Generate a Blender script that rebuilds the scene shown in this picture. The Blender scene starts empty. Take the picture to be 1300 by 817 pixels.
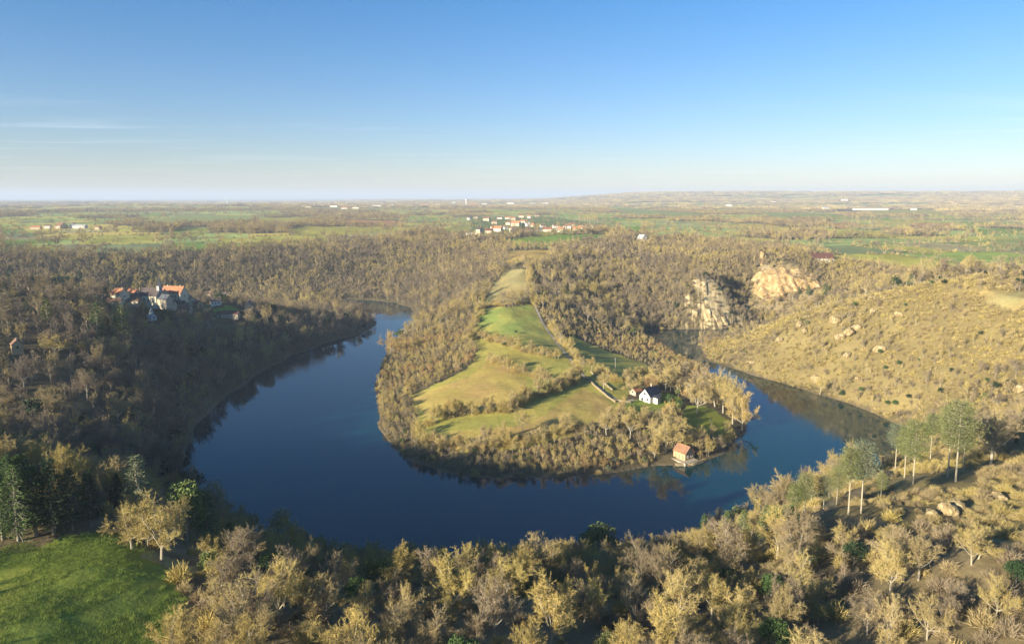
import bpy, math, random, time
import numpy as np
T0 = time.time()
random.seed(7)
C = bpy.context.scene.collection
R = math.radians

# ------------------------------------------------------------------ camera
F, CZ = 900.0, 130.0                      # focal length in photo pixels, height over the water
PITCH = math.atan((364 - 250) / F)
cp, sp = math.cos(PITCH), math.sin(PITCH)

def rdir(px, py):
    dx, dv = (px - 650) / F, (364 - py) / F
    return np.array([dx, cp + dv * sp, -sp + dv * cp])
def P(px, py, z=0.0):                     # pixel -> world point on the level z
    d = rdir(px, py); t = (z - CZ) / d[2]
    return (d[0] * t, d[1] * t)
def PD(px, py, dist):                     # pixel -> world point at a ground distance
    d = rdir(px, py); t = dist / math.hypot(d[0], d[1])
    return (d[0] * t, d[1] * t, CZ + d[2] * t)
def proj(x, y, z):
    x, y, z = np.asarray(x, float), np.asarray(y, float), np.asarray(z, float) - CZ
    f = y * cp - z * sp; u = y * sp + z * cp
    f = np.where(f > .1, f, .1)
    return 650 + F * x / f, 364 - F * u / f

# ------------------------------------------------------------------ noise
def h2(ix, iy, s=0):
    n = (ix.astype(np.int64) * 374761393 + iy.astype(np.int64) * 668265263 + s * 144269504 + 12345) & 0xffffffff
    n = ((n ^ (n >> 13)) * 1274126177) & 0xffffffff
    n = ((n ^ (n >> 16)) * 2246822519) & 0xffffffff
    return ((n ^ (n >> 15)) & 0xffffff) / float(0xffffff)
def vnoise(x, y, s=0):
    ix, iy = np.floor(x), np.floor(y); fx, fy = x - ix, y - iy
    fx = fx * fx * (3 - 2 * fx); fy = fy * fy * (3 - 2 * fy)
    a, b = h2(ix, iy, s), h2(ix + 1, iy, s); c, d = h2(ix, iy + 1, s), h2(ix + 1, iy + 1, s)
    return (a + (b - a) * fx) * (1 - fy) + (c + (d - c) * fx) * fy
def fbm(x, y, s=0, o=4):
    v = 0; a = .5
    for k in range(o):
        v = v + a * vnoise(x, y, s + k * 17); x = x * 2.03 + 5.1; y = y * 2.03 - 3.7; a *= .5
    return v / (1 - .5 ** o)
def sstep(a, b, x):
    t = np.clip((x - a) / (b - a), 0, 1); return t * t * (3 - 2 * t)

# ------------------------------------------------------------------ river and relief
RIV_PX_OUT = [(418, 386), (440, 391), (468, 398), (478, 410), (470, 420), (420, 434), (370, 452),
              (325, 476), (288, 505), (252, 538), (234, 568), (236, 600), (262, 640), (320, 680), (400, 705), (480, 714), (560, 717), (650, 716),
              (750, 712), (830, 700), (900, 677), (960, 655), (1030, 634), (1090, 612), (1135, 588), (1153, 560), (1151, 545), (1110, 524),
              (1060, 506), (1000, 488), (950, 474), (905, 459), (888, 445), (882, 432)]
RIV_W_NEAR = [(205, 655), (245, 672), (285, 690)]
RIV_W_FAR = [(290, 706), (262, 716)]
RIV_PX_IN = [(908, 418), (860, 418), (818, 419), (818, 424), (832, 436), (858, 451), (885, 463), (918, 484), (940, 500), (952, 528), (944, 552),
             (920, 572), (893, 584), (874, 590), (840, 592), (780, 600), (700, 607), (620, 607), (562, 599), (514, 582), (490, 556), (479, 522),
             (478, 482), (490, 447), (508, 427), (528, 408), (533, 401), (522, 390), (500, 384), (470, 381), (440, 379.8), (422, 381)]
RIV = [P(*p) for p in RIV_PX_OUT] + RIV_W_NEAR + RIV_W_FAR + [P(*p) for p in RIV_PX_IN]
RIV = np.array(RIV)

def in_poly(x, y, poly):
    poly = np.asarray(poly); ins = np.zeros(x.shape, bool)
    bb = (x >= poly[:, 0].min()) & (x <= poly[:, 0].max()) & (y >= poly[:, 1].min()) & (y <= poly[:, 1].max())
    if not bb.any(): return ins
    xx, yy = x[bb], y[bb]; r = np.zeros(xx.shape, bool); n = len(poly)
    for i in range(n):
        x0, y0 = poly[i]; x1, y1 = poly[(i + 1) % n]
        if y0 == y1: continue
        c = ((y0 > yy) != (y1 > yy)) & (xx < (x1 - x0) * (yy - y0) / (y1 - y0) + x0); r ^= c
    ins[bb] = r; return ins
def dist_poly(x, y, poly, closed=True):
    d = np.full(x.shape, 1e18); n = len(poly)
    for i in range(n if closed else n - 1):
        x0, y0 = poly[i]; x1, y1 = poly[(i + 1) % n]
        ex, ey = x1 - x0, y1 - y0; L = ex * ex + ey * ey + 1e-9
        t = np.clip(((x - x0) * ex + (y - y0) * ey) / L, 0, 1)
        d = np.minimum(d, (x - x0 - t * ex) ** 2 + (y - y0 - t * ey) ** 2)
    return np.sqrt(d)
def river_sd(x, y):                       # >0 on land
    far = (x * x + y * y > 1700 ** 2)
    d = np.full(x.shape, 900.); m = ~far
    wx = x[m] + 5 * (vnoise(x[m] / 23, y[m] / 23, 3) - .5); wy = y[m] + 5 * (vnoise(x[m] / 23, y[m] / 23, 4) - .5)
    dd = dist_poly(wx, wy, RIV); dd[in_poly(wx, wy, RIV)] *= -1
    d[m] = dd; return d

VILL = [(190, 384), (280, 384), (222, 377)]
ctl = [tuple(q) + (0.,) for q in RIV]
for px, py, dist in [  # ground seen at a pixel, at a distance
    (100, 480, 400), (0, 450, 430), (0, 400, 480), (20, 352, 560), (100, 380, 560), (180, 430, 470), (60, 520, 360), (170, 500, 395),
    (120, 365, 640), (-60, 345, 600), (240, 400, 620), (300, 420, 590), (350, 390, 700), (400, 398, 690), (430, 405, 680), (350, 430, 570),
    (190, 384, 655), (280, 384, 670), (222, 377, 690),
    (1250, 620, 215), (1180, 680, 172), (1290, 700, 150), (1080, 655, 178), (1210, 600, 235), (1140, 606, 235), (1250, 560, 285), (1250, 500, 345),
    (1300, 450, 390), (1200, 450, 430), (1100, 430, 480), (1000, 440, 530), (1100, 480, 415), (1300, 400, 480), (1200, 362, 560), (1300, 345, 620),
    (1100, 378, 590), (1000, 403, 610), (940, 425, 640), (1180, 500, 370), (1190, 550, 320),
    (900, 352, 775), (870, 335, 850), (1040, 328, 900), (1000, 384, 790), (960, 392, 775), (940, 404, 760), (1060, 388, 690), (1100, 366, 720), (1200, 350, 760), (1300, 337, 800), (1060, 376, 780),
    (874, 414, 706), (905, 418, 702), (944, 410, 714), (877, 366, 743), (895, 350, 760), (928, 362, 750), (946, 374, 740), (946, 374, 798), (962, 382, 790), (985, 385, 786), (1005, 379, 798), (1042, 370, 810),
    (953, 355, 824), (972, 345, 826), (1000, 343, 828), (1018, 345, 832), (1034, 352, 834), (980, 322, 866), (1000, 320, 870), (965, 335, 845),
    (780, 385, 720), (760, 345, 800), (800, 322, 900), (740, 425, 600), (850, 308, 1050), (850, 370, 760), (700, 380, 680),
    (560, 385, 790), (560, 355, 860), (600, 325, 950), (520, 350, 950), (480, 352, 960), (480, 325, 1040), (400, 350, 960), (400, 325, 1030),
    (300, 335, 990), (300, 315, 1060), (300, 360, 930), (380, 383, 870), (330, 380, 880), (250, 378, 880), (150, 374, 880), (50, 370, 880), (-80, 366, 880), (200, 345, 960), (200, 320, 1030), (100, 345, 930), (100, 322, 1010), (0, 330, 960)]:
    q = PD(px, py, dist); dz = 0
    if px < 470 or (dist > 700 and not 865 < px < 1060): dz = -8 if q[2] > 14 and (px, py) not in VILL else 0
    if px < 530 and dist > 840: q = PD(px, py, dist + 45)
    ctl.append((q[0], q[1], q[2] + dz))
for px, py, z in [  # ground seen at a pixel, at a level
    (640, 580, 3.5), (540, 560, 3.5), (760, 575, 3.5), (880, 545, 3.5), (640, 540, 8), (560, 520, 6), (800, 530, 6), (640, 480, 13), (560, 470, 9),
    (822, 502, 7.5), (760, 480, 11), (660, 430, 21), (600, 420, 17), (720, 430, 15), (645, 392, 30), (610, 395, 27), (690, 345, 48), (640, 350, 45),
    (680, 325, 58), (690, 303, 66), (640, 300, 66), (750, 297, 66), (600, 297, 66), (815, 303, 64), (560, 295, 64), (480, 297, 62), (300, 297, 61),
    (100, 308, 60), (0, 305, 60), (-100, 305, 60), (400, 290, 62), (200, 285, 60), (700, 285, 64), (900, 300, 60), (1000, 305, 60), (1100, 310, 60),
    (1200, 320, 58), (1340, 320, 58), (1300, 305, 60), (900, 285, 60), (1100, 285, 60),
    (60, 715, 60), (180, 690, 58), (0, 770, 62), (230, 740, 58), (100, 650, 60), (30, 640, 61), (0, 600, 61), (120, 610, 59)]:
    x, y = P(px, py, z); ctl.append((x, y, z))
ctl += [(-60, 95, 60), (0, 88, 60), (60, 90, 60), (0, 128, 54), (50, 133, 52), (-48, 133, 52), (110, 95, 61), (160, 110, 58), (-160, 100, 66),
        (-200, 180, 64), (-250, 120, 70), (0, 30, 62), (-60, -60, 66), (100, -60, 66), (-200, 0, 72), (-350, -100, 78), (200, 30, 66), (-30, 180, 26),
        (40, 180, 28), (-100, 225, 18), (-140, 290, 16), (-190, 300, 22), (-250, 290, 30), (-300, 230, 52), (-400, 250, 66), (-450, 400, 54), (-350, 450, 53), (-400, 455, 52), (-350, 400, 52), (-400, 520, 46), (-350, 515, 44), (-455, 505, 50), (-420, 350, 55), (-255, 600, 29), (-205, 650, 20), (-225, 560, 22), (-260, 545, 27), (-300, 560, 33), (-280, 620, 32),
        (-500, 560, 48), (-330, 120, 72), (-500, 100, 78), (-90, 170, 46), (260, 160, 58), (330, 330, 62), (420, 480, 70), (520, 650, 62), (400, 250, 72),
        (-600, 750, 36), (-700, 950, 62), (-900, 600, 62), (650, 700, 56), (600, 920, 56), (900, 950, 60), (900, 600, 66)]
ctl = np.array(ctl)
_c = 12.0
def kern(r2): return np.sqrt(r2 + _c * _c)
_A = kern((ctl[:, None, 0] - ctl[None, :, 0]) ** 2 + (ctl[:, None, 1] - ctl[None, :, 1]) ** 2)
_n = len(ctl)
_M = np.zeros((_n + 1, _n + 1)); _M[:_n, :_n] = _A - np.eye(_n) * .6; _M[:_n, _n] = 1; _M[_n, :_n] = 1
_w = np.linalg.solve(_M, np.append(ctl[:, 2], 0))
def rbf(x, y):
    out = np.full(x.shape, _w[_n])
    for i in range(_n): out = out + _w[i] * np.sqrt((x - ctl[i, 0]) ** 2 + (y - ctl[i, 1]) ** 2 + _c * _c)
    return out
def ground(x, y, sd=None):
    x = np.atleast_1d(np.asarray(x, float)); y = np.atleast_1d(np.asarray(y, float))
    if sd is None: sd = river_sd(x, y)
    r = np.hypot(x, y)
    az = np.degrees(np.arctan2(x, np.maximum(y, 1)))
    plat = 60 + 9 * (fbm(x / 900, y / 900, 5) - .5) * 2 * sstep(1100, 2500, r) + 16 * (fbm(x / 2600, y / 2600, 8) - .5) * 2 * sstep(2500, 6000, r)
    hill = sstep(5000, 12500, r) * (-34 + 24 * sstep(-22, -2, az) + 140 * sstep(-1, 13, az) + 42 * sstep(-4, 16, az) * (fbm(x / 2300, y / 5200, 11) - .35) + 26 * (fbm(x / 1500, y / 4200, 15) - .5))
    plat = plat + hill
    h = plat.copy(); m = r < 1700
    if m.any():
        hr = np.clip(rbf(x[m], y[m]), 0, 82)
        b = sstep(1250, 1650, r[m]); h[m] = hr * (1 - b) + plat[m] * b
    amp = sstep(15, 90, sd)
    h = h + amp * (5 * (fbm(x / 55, y / 55, 21, 3) - .5) + .9 * (fbm(x / 9, y / 9, 22, 2) - .5))
    h = np.minimum(h, 1 + np.clip(sd, 0, 200) * np.where((x > 140) & (y > 680), 1.15, np.where(y > 640, .42, .75)))
    out = np.maximum(h, .5 + .12 * np.clip(sd, 0, 25))
    k = sstep(0, 5, sd); out = out * k + .3 * (1 - k)
    out = np.where(sd < 0, np.maximum(-5, sd * .6) - .05, out)
    return out
def gz(x, y): return float(ground([x], [y])[0])
def hit(px, py):                          # where the sight line through a pixel meets the ground
    d = rdir(px, py); t = np.geomspace(70, 30000, 1500) if d[2] < -.0005 else np.array([30000.])
    x, y, z = d[0] * t, d[1] * t, CZ + d[2] * t
    g = ground(x, y); i = int(np.argmax(z < g)) if (z < g).any() else len(t) - 1
    a, b = t[max(i - 1, 0)], t[i]
    tt = np.linspace(a, b, 30); z = CZ + d[2] * tt; g = ground(d[0] * tt, d[1] * tt)
    j = int(np.argmax(z < g)) if (z < g).any() else 29
    return float(d[0] * tt[j]), float(d[1] * tt[j]), float(g[j])

# ------------------------------------------------------------------ fields drawn where the photograph shows them (corners found on the ground)
G1, G2, OL, OC, STR, ORG, LAWN, PALE = (.17, .26, .05), (.22, .27, .06), (.33, .30, .065), (.42, .32, .08), (.32, .28, .12), (.40, .23, .10), (.20, .25, .04), (.25, .29, .09)
FIELDS_PX = [
    (OL, [(608, 392), (640, 390), (676, 386), (690, 410), (712, 426), (735, 430), (775, 446), (820, 461), (838, 476), (800, 500), (782, 526), (745, 548), (690, 562), (640, 571), (590, 573), (550, 568), (530, 556), (524, 500), (560, 484), (592, 468), (606, 452), (598, 430)]),
    (G2, [(612, 394), (640, 391), (672, 387), (678, 398), (684, 409), (690, 425), (660, 424), (630, 426), (602, 420)]),
    (OL, [(612, 426), (650, 428), (690, 428), (712, 452), (690, 452), (660, 446), (636, 440), (610, 434)]),
    (OL, [(600, 437), (640, 446), (690, 458), (722, 460), (728, 478), (704, 484), (655, 470), (622, 454), (604, 448)]),
    (OC, [(528, 497), (560, 490), (600, 476), (620, 458), (660, 474), (668, 484), (660, 500), (645, 516), (600, 522), (560, 524), (538, 528), (526, 510)]),
    (OC, [(538, 556), (580, 546), (650, 541), (690, 527), (740, 492), (770, 505), (782, 524), (762, 540), (700, 556), (640, 568), (580, 571), (546, 566)]),
    (OL, [(712, 428), (735, 430), (775, 446), (820, 462), (836, 477), (800, 484), (770, 474), (745, 462), (725, 445)]),
    (LAWN, [(796, 508), (815, 506), (850, 498), (868, 506), (862, 518), (836, 529), (806, 532), (794, 520)]),
    (LAWN, [(872, 512), (905, 520), (930, 535), (925, 552), (880, 556), (865, 545), (862, 525)]),
    (G1, [(640, 305), (680, 300), (745, 297), (790, 297), (762, 306), (700, 315), (652, 313)]),
    (OL, [(672, 296), (722, 292), (748, 296), (690, 300)]),
    (OC, [(642, 320), (700, 318), (698, 330), (690, 338), (645, 336)]),
    (STR, [(640, 342), (668, 342), (672, 352), (668, 382), (612, 388), (622, 370)]),
    (G1, [(785, 288), (820, 287), (815, 298), (788, 296)]),
    (G2, [(540, 293), (600, 284), (604, 296), (570, 298)]),
    (PALE, [(345, 391), (372, 388), (416, 389), (414, 393), (380, 393)]),
    (PALE, [(755, 264), (800, 264), (900, 272), (930, 276), (860, 278), (800, 272)]),
    (G1, [(0, 292), (30, 290), (34, 294), (0, 297)]), (G1, [(0, 305), (60, 303), (75, 307), (0, 313)]), (G2, [(0, 315), (75, 312), (72, 316), (0, 322)]),
    (G2, [(215, 294), (240, 288), (290, 288), (250, 300), (218, 304)]), (PALE, [(165, 285), (230, 272), (330, 274), (320, 282), (240, 284)]),
    (OL, [(360, 293), (380, 287), (480, 288), (500, 293), (440, 298), (370, 299)]), (ORG, [(430, 278), (500, 280), (520, 283), (490, 287), (440, 287)]),
    (OL, [(320, 276), (400, 276), (380, 284), (330, 286)]), (ORG, [(588, 266), (608, 266), (600, 269), (590, 269)]),
    (ORG, [(1158, 283), (1208, 284), (1210, 291), (1156, 289)]), (STR, [(1235, 284), (1300, 285), (1300, 288), (1240, 287)]), (ORG, [(1052, 283), (1072, 282), (1078, 290), (1056, 291)]),
    (PALE, [(1190, 308), (1300, 302), (1340, 303), (1340, 322), (1290, 318)]), (OL, [(1030, 293), (1100, 292), (1160, 300), (1060, 302)]),
    (PALE, [(960, 270), (1060, 272), (1090, 278), (980, 280)]), (OL, [(1090, 266), (1190, 266), (1210, 274), (1110, 274)]),
    (G1, [(1220, 290), (1320, 291), (1320, 297), (1240, 298)]), (STR, [(1235, 370), (1310, 372), (1320, 392), (1262, 388)]),
    (LAWN, [(-260, 690), (-60, 700), (60, 686), (150, 676), (176, 690), (205, 712), (235, 760), (200, 900), (60, 1150), (-300, 1150), (-500, 900), (-420, 740)]),
    (STR, [(175, 690), (205, 700), (232, 712), (232, 730), (205, 714)]),
    (G1, [(268, 391), (300, 391), (305, 396), (272, 397)]),
]
FIELDS = [(c, np.array([hit(*p)[:2] for p in poly])) for c, poly in FIELDS_PX]
MEADOW = [q for c, q in FIELDS if c is LAWN][-1]
SCRUB = np.array([P(888, 436), PD(930, 420, 655)[:2], PD(975, 405, 635)[:2], PD(1050, 388, 622)[:2], PD(1100, 376, 612)[:2], PD(1200, 362, 590)[:2], PD(1300, 348, 635)[:2], (560, 640), (600, 420), (360, 260), (230, 165)] +
                 [hit(*p)[:2] for p in [(1300, 690), (1240, 684), (1150, 662), (1100, 648), (1060, 650)]] + [P(*p) for p in [(1100, 606), (1153, 566), (1151, 545), (1110, 524), (1060, 506), (1000, 488), (950, 474), (905, 459)]])
QUARRY = np.array([PD(*p)[:2] for p in [(944, 385, 770), (950, 362, 806), (958, 350, 838), (1000, 340, 842), (1030, 348, 842), (1050, 362, 826), (1050, 372, 800), (1000, 388, 776)]])
SPUR = np.array([P(px, py, 33) for px, py in [(120, 389), (140, 381), (240, 380), (262, 385), (270, 392), (205, 402), (150, 402)]])
HILLTOP = np.array([hit(*p)[:2] for p in [(592, 300), (600, 277), (690, 274), (775, 286), (770, 293), (700, 294), (640, 300)]])
TRACK_PX = [(672, 338), (676, 352), (677, 372), (680, 390), (688, 408), (702, 428), (716, 446), (728, 462), (740, 476), (756, 488), (772, 501), (790, 511), (806, 507)]
TRACK = np.array([hit(*p)[:2] for p in TRACK_PX])

CLIFF = np.array([PD(*p)[:2] for p in [(870, 412, 700), (905, 422, 692), (948, 412, 706), (948, 374, 744), (925, 356, 758), (892, 342, 772), (870, 364, 750)]])
def parcels(x, y):
    """bocage parcels: id hash, distance to the parcel's edge"""
    a = .35 + .25 * (vnoise(x / 2500, y / 2500, 40) - .5)
    xs = x + 60 * (fbm(x / 260, y / 260, 41, 2) - .5); ys = y + 60 * (fbm(x / 260, y / 260, 42, 2) - .5)
    a = .35
    u = xs * math.cos(a) + ys * math.sin(a); v = -xs * math.sin(a) + ys * math.cos(a)
    far = sstep(3000, 6000, np.hypot(x, y)) > .5
    W, H = np.where(far, 420, 190), np.where(far, 300, 135)
    row = np.floor(v / H); u = u + h2(row, row * 0, 43) * W * 3
    col = np.floor(u / W); fu, fv = u - col * W, v - row * H
    sp_ = (h2(col, row, 44) > .5) & (W > 0)
    half = np.where(sp_, np.floor(fu / (W * .55)), 0)
    e = np.minimum(np.minimum(fu, W - fu), np.minimum(fv, H - fv))
    e = np.where(sp_, np.minimum(e, np.abs(fu - W * .55)), e)
    return h2(col * 2 + half, row, 45), h2(col * 2 + half, row, 46), e
PCOL = np.array([PALE, G2, OL, PALE, OL, STR, PALE, G1, OC, (.25, .21, .10), OL, (.17, .19, .08)])
SOIL, SCR = np.array((.12, .095, .05)), np.array((.215, .165, .068))
def cover(x, y, sd=None):
    """albedo, wood density (trees), scrub density"""
    n = len(x); r = np.hypot(x, y)
    if sd is None: sd = river_sd(x, y)
    col = np.tile(SOIL, (n, 1)); wood = np.ones(n); scrub = np.full(n, .25)
    # plateau
    edge = r + 160 * (fbm(x / 220, y / 220, 50, 3) - .5) * 2
    az = np.degrees(np.arctan2(x, np.maximum(y, 1)))
    start = np.interp(az, [-90, -35, -25, -14, -5, 2, 8, 14, 22, 30, 40], [900, 1000, 1120, 1260, 1420, 1250, 1150, 1150, 930, 860, 840])
    pl = edge > start
    i1, i2, e = parcels(x, y)
    forest = (fbm(x / 620, y / 620, 51, 3) > .625) | (i1 < .06)
    forest |= (r > 4200) & (fbm(x / 1500, y / 700, 52, 3) > np.where(r > 6000, .47, .56))
    pc = PCOL[(i2 * 11.99).astype(int)] * (1.12 + .35 * i1)[:, None]
    fl = pl & ~forest
    col[fl] = pc[fl]; wood[fl] = 0; scrub[fl] = 0
    hedge = fl & (e < np.where(r < 3500, 4.5, 11)) & (vnoise(x / 60, y / 60, 53) > .30)
    wood[hedge] = .38; scrub[hedge] = 1
    wood[fl & ~hedge & (h2(np.floor(x / 15), np.floor(y / 15), 54) < .012)] = .8
    # right-hand scrubby hill
    wx, wy = x + 14 * (fbm(x / 25, y / 25, 55, 2) - .5), y + 14 * (fbm(x / 25, y / 25, 56, 2) - .5)
    s = in_poly(wx, wy, SCRUB)
    col[s] = SCR * (.75 + .55 * fbm(x[s] / 16, y[s] / 16, 57, 3))[:, None]
    wood[s] = .12 + .18 * (fbm(x[s] / 60, y[s] / 60, 58, 2) > .56); scrub[s] = 1
    # peninsula scrub
    pen = (~pl) & (y > 300) & (y < 900) & (x > -110) & (x < 160) & ~s
    k = pen & (h2(np.floor(x / 9), np.floor(y / 9), 59) < .5)
    scrub[pen] = .6
    nb_ = (r < 265) & ~s; scrub[nb_] = .75; col[nb_] = np.array((.19, .145, .075)) * (.7 + .6 * fbm(x[nb_] / 7, y[nb_] / 7, 68, 3))[:, None]
    for cc, poly in FIELDS:
        jj = np.where(r < 260, 9., 5.); f = in_poly(x + jj * (fbm(x / 9, y / 9, 60, 3) - .5), y + jj * (fbm(x / 9, y / 9, 61, 3) - .5), poly)
        if not f.any(): continue
        v = fbm(x[f] / 18, y[f] / 18, 62, 3) - .5
        c = np.array(cc)
        m2 = np.array(OC) if cc in (OL, G2) else (np.array(ORG) if cc == OC else c * np.array((1.25, .95, .8)))
        t = np.clip(.28 + 1.3 * v, 0, .75)[:, None]
        col[f] = c * (1 - t) + m2 * t
        wood[f] = 0; scrub[f] = 0
        rr = r[f]; ed = dist_poly(x[f], y[f], poly)
        hd = (ed < np.where(rr < 1000, 0, 5)) & (rr > 1000)
        idx = np.where(f)[0][hd]; wood[idx] = .4; scrub[idx] = .9
    for poly, v in ((QUARRY, (.30, .23, .13)), (SPUR, (.12, .14, .05)), (HILLTOP, (.16, .19, .06))):
        f = in_poly(x, y, poly)
        col[f] = v; wood[f] = .02 if v[0] < .25 else .12; scrub[f] = .06 if v[0] < .25 else .6
    f = in_poly(x, y, CLIFF)
    rk = np.zeros(n, bool); rk[f] = fbm(x[f] / 6 + y[f] / 15, y[f] / 22, 66, 3) > .46
    col[rk] = np.array((.52, .40, .22)) * (.6 + .8 * h2(np.floor(x[rk] / 2), np.floor(y[rk] / 3), 67))[:, None]; wood[f] = .45; wood[rk] = .06; scrub[f] = .8; scrub[rk] = .2
    tr = dist_poly(x, y, TRACK, False) < 1.4
    wood[tr] = 0; scrub[tr] = 0; col[tr] = (.27, .22, .14)
    wood[sd < 1.2] = 0; scrub[sd < .4] = 0
    bank = (sd < 1.2) & (r < 1700); col[bank] = (.16, .12, .07)
    return col, wood, scrub

# ------------------------------------------------------------------ materials
def new_mat(name):
    m = bpy.data.materials.new(name); m.use_nodes = True
    b = m.node_tree.nodes['Principled BSDF']; b.inputs['Specular IOR Level'].default_value = .15
    return m, m.node_tree, b
def plain(name, col, rough=.8, noise=.25, scale=1.5, spec=.2):
    m, t, b = new_mat(name); b.inputs['Roughness'].default_value = rough; b.inputs['Specular IOR Level'].default_value = spec
    n = t.nodes.new('ShaderNodeTexNoise'); n.inputs['Scale'].default_value = scale; n.inputs['Detail'].default_value = 5
    tc = t.nodes.new('ShaderNodeTexCoord'); t.links.new(tc.outputs['Object'], n.inputs['Vector'])
    mr = t.nodes.new('ShaderNodeMapRange'); mr.inputs['From Min'].default_value = .25; mr.inputs['From Max'].default_value = .75
    mr.inputs['To Min'].default_value = 1 - noise; mr.inputs['To Max'].default_value = 1 + noise
    t.links.new(n.outputs['Fac'], mr.inputs['Value'])
    mx = t.nodes.new('ShaderNodeVectorMath'); mx.operation = 'SCALE'; mx.inputs[0].default_value = col[:3]
    t.links.new(mr.outputs['Result'], mx.inputs['Scale']); t.links.new(mx.outputs[0], b.inputs['Base Color'])
    return m
def plant_mat(name, stops, gain=1.0, mix=.0):
    """colour from the instance's (or the object's) own 'tone' and 'lum'"""
    m, t, b = new_mat(name); b.inputs['Roughness'].default_value = .85
    a = t.nodes.new('ShaderNodeAttribute'); a.attribute_type = 'INSTANCER'; a.attribute_name = 'tone'
    l = t.nodes.new('ShaderNodeAttribute'); l.attribute_type = 'INSTANCER'; l.attribute_name = 'lum'
    r = t.nodes.new('ShaderNodeValToRGB'); e = r.color_ramp.elements
    while len(e) < len(stops): e.new(.5)
    for i, c in enumerate(stops): e[i].position = i / (len(stops) - 1); e[i].color = (*c, 1)
    t.links.new(a.outputs['Fac'], r.inputs['Fac'])
    g = t.nodes.new('ShaderNodeMath'); g.operation = 'MULTIPLY'; g.inputs[1].default_value = gain; t.links.new(l.outputs['Fac'], g.inputs[0])
    mx = t.nodes.new('ShaderNodeVectorMath'); mx.operation = 'SCALE'
    t.links.new(r.outputs['Color'], mx.inputs[0]); t.links.new(g.outputs[0], mx.inputs['Scale']); t.links.new(mx.outputs[0], b.inputs['Base Color'])
    return m
BARE = [(.18, .14, .10), (.26, .20, .12), (.365, .28, .12), (.39, .305, .10), (.37, .23, .10)]
M_twig = plant_mat('twigs', BARE, 1.12)
M_bark = plant_mat('bark', [(.20, .18, .15), (.24, .21, .165), (.30, .26, .19), (.30, .26, .17), (.28, .21, .14)], 1.15)
M_needle = plant_mat('needles', [(.022, .045, .022), (.04, .075, .03), (.075, .125, .035), (.145, .155, .05), (.13, .15, .09)], 1.0)
M_water, t, b = new_mat('lake_water')
b.inputs['Base Color'].default_value = (.001, .032, .036, 1); b.inputs['Roughness'].default_value = .04; b.inputs['IOR'].default_value = 1.36; b.inputs['Specular IOR Level'].default_value = .5
tc = t.nodes.new('ShaderNodeTexCoord'); mp = t.nodes.new('ShaderNodeMapping'); mp.inputs['Scale'].default_value = (.5, .22, 1); t.links.new(tc.outputs['Object'], mp.inputs[0])
n = t.nodes.new('ShaderNodeTexNoise'); n.inputs['Scale'].default_value = 1.2; n.inputs['Detail'].default_value = 4; t.links.new(mp.outputs[0], n.inputs['Vector'])
wn = t.nodes.new('ShaderNodeTexNoise'); wn.inputs['Scale'].default_value = .012; wn.inputs['Detail'].default_value = 3; wn.inputs['Distortion'].default_value = 1.2; t.links.new(tc.outputs['Object'], wn.inputs['Vector'])
wm = t.nodes.new('ShaderNodeMapRange'); wm.inputs['From Min'].default_value = .42; wm.inputs['From Max'].default_value = .62; wm.inputs['To Min'].default_value = .03; wm.inputs['To Max'].default_value = .16; t.links.new(wn.outputs['Fac'], wm.inputs['Value'])
rm_ = t.nodes.new('ShaderNodeMapRange'); rm_.inputs['From Min'].default_value = .45; rm_.inputs['From Max'].default_value = .62; rm_.inputs['To Min'].default_value = .03; rm_.inputs['To Max'].default_value = .12; t.links.new(wn.outputs['Fac'], rm_.inputs['Value']); t.links.new(rm_.outputs[0], b.inputs['Roughness'])
bp = t.nodes.new('ShaderNodeBump'); t.links.new(wm.outputs[0], bp.inputs['Strength']); bp.inputs['Distance'].default_value = .2
t.links.new(n.outputs['Fac'], bp.inputs['Height']); t.links.new(bp.outputs[0], b.inputs['Normal'])

M_ground, t, b = new_mat('ground_cover'); b.inputs['Roughness'].default_value = .95
at = t.nodes.new('ShaderNodeAttribute'); at.attribute_name = 'cover'
tc = t.nodes.new('ShaderNodeTexCoord')
n1 = t.nodes.new('ShaderNodeTexNoise'); n1.inputs['Scale'].default_value = .35; n1.inputs['Detail'].default_value = 6; n1.inputs['Roughness'].default_value = .7
n2 = t.nodes.new('ShaderNodeTexNoise'); n2.inputs['Scale'].default_value = .03; n2.inputs['Detail'].default_value = 5
for q in (n1, n2): t.links.new(tc.outputs['Object'], q.inputs['Vector'])
ad = t.nodes.new('ShaderNodeMath'); ad.operation = 'ADD'; t.links.new(n1.outputs['Fac'], ad.inputs[0]); t.links.new(n2.outputs['Fac'], ad.inputs[1])
mr = t.nodes.new('ShaderNodeMapRange'); mr.inputs['From Min'].default_value = .65; mr.inputs['From Max'].default_value = 1.35; mr.inputs['To Min'].default_value = .68; mr.inputs['To Max'].default_value = 1.32
t.links.new(ad.outputs[0], mr.inputs['Value'])
mx = t.nodes.new('ShaderNodeVectorMath'); mx.operation = 'SCALE'; t.links.new(at.outputs['Color'], mx.inputs[0]); t.links.new(mr.outputs[0], mx.inputs['Scale']); t.links.new(mx.outputs[0], b.inputs['Base Color'])
bp = t.nodes.new('ShaderNodeBump'); bp.inputs['Strength'].default_value = .8; bp.inputs['Distance'].default_value = .5; t.links.new(n1.outputs['Fac'], bp.inputs['Height']); t.links.new(bp.outputs[0], b.inputs['Normal'])

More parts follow.
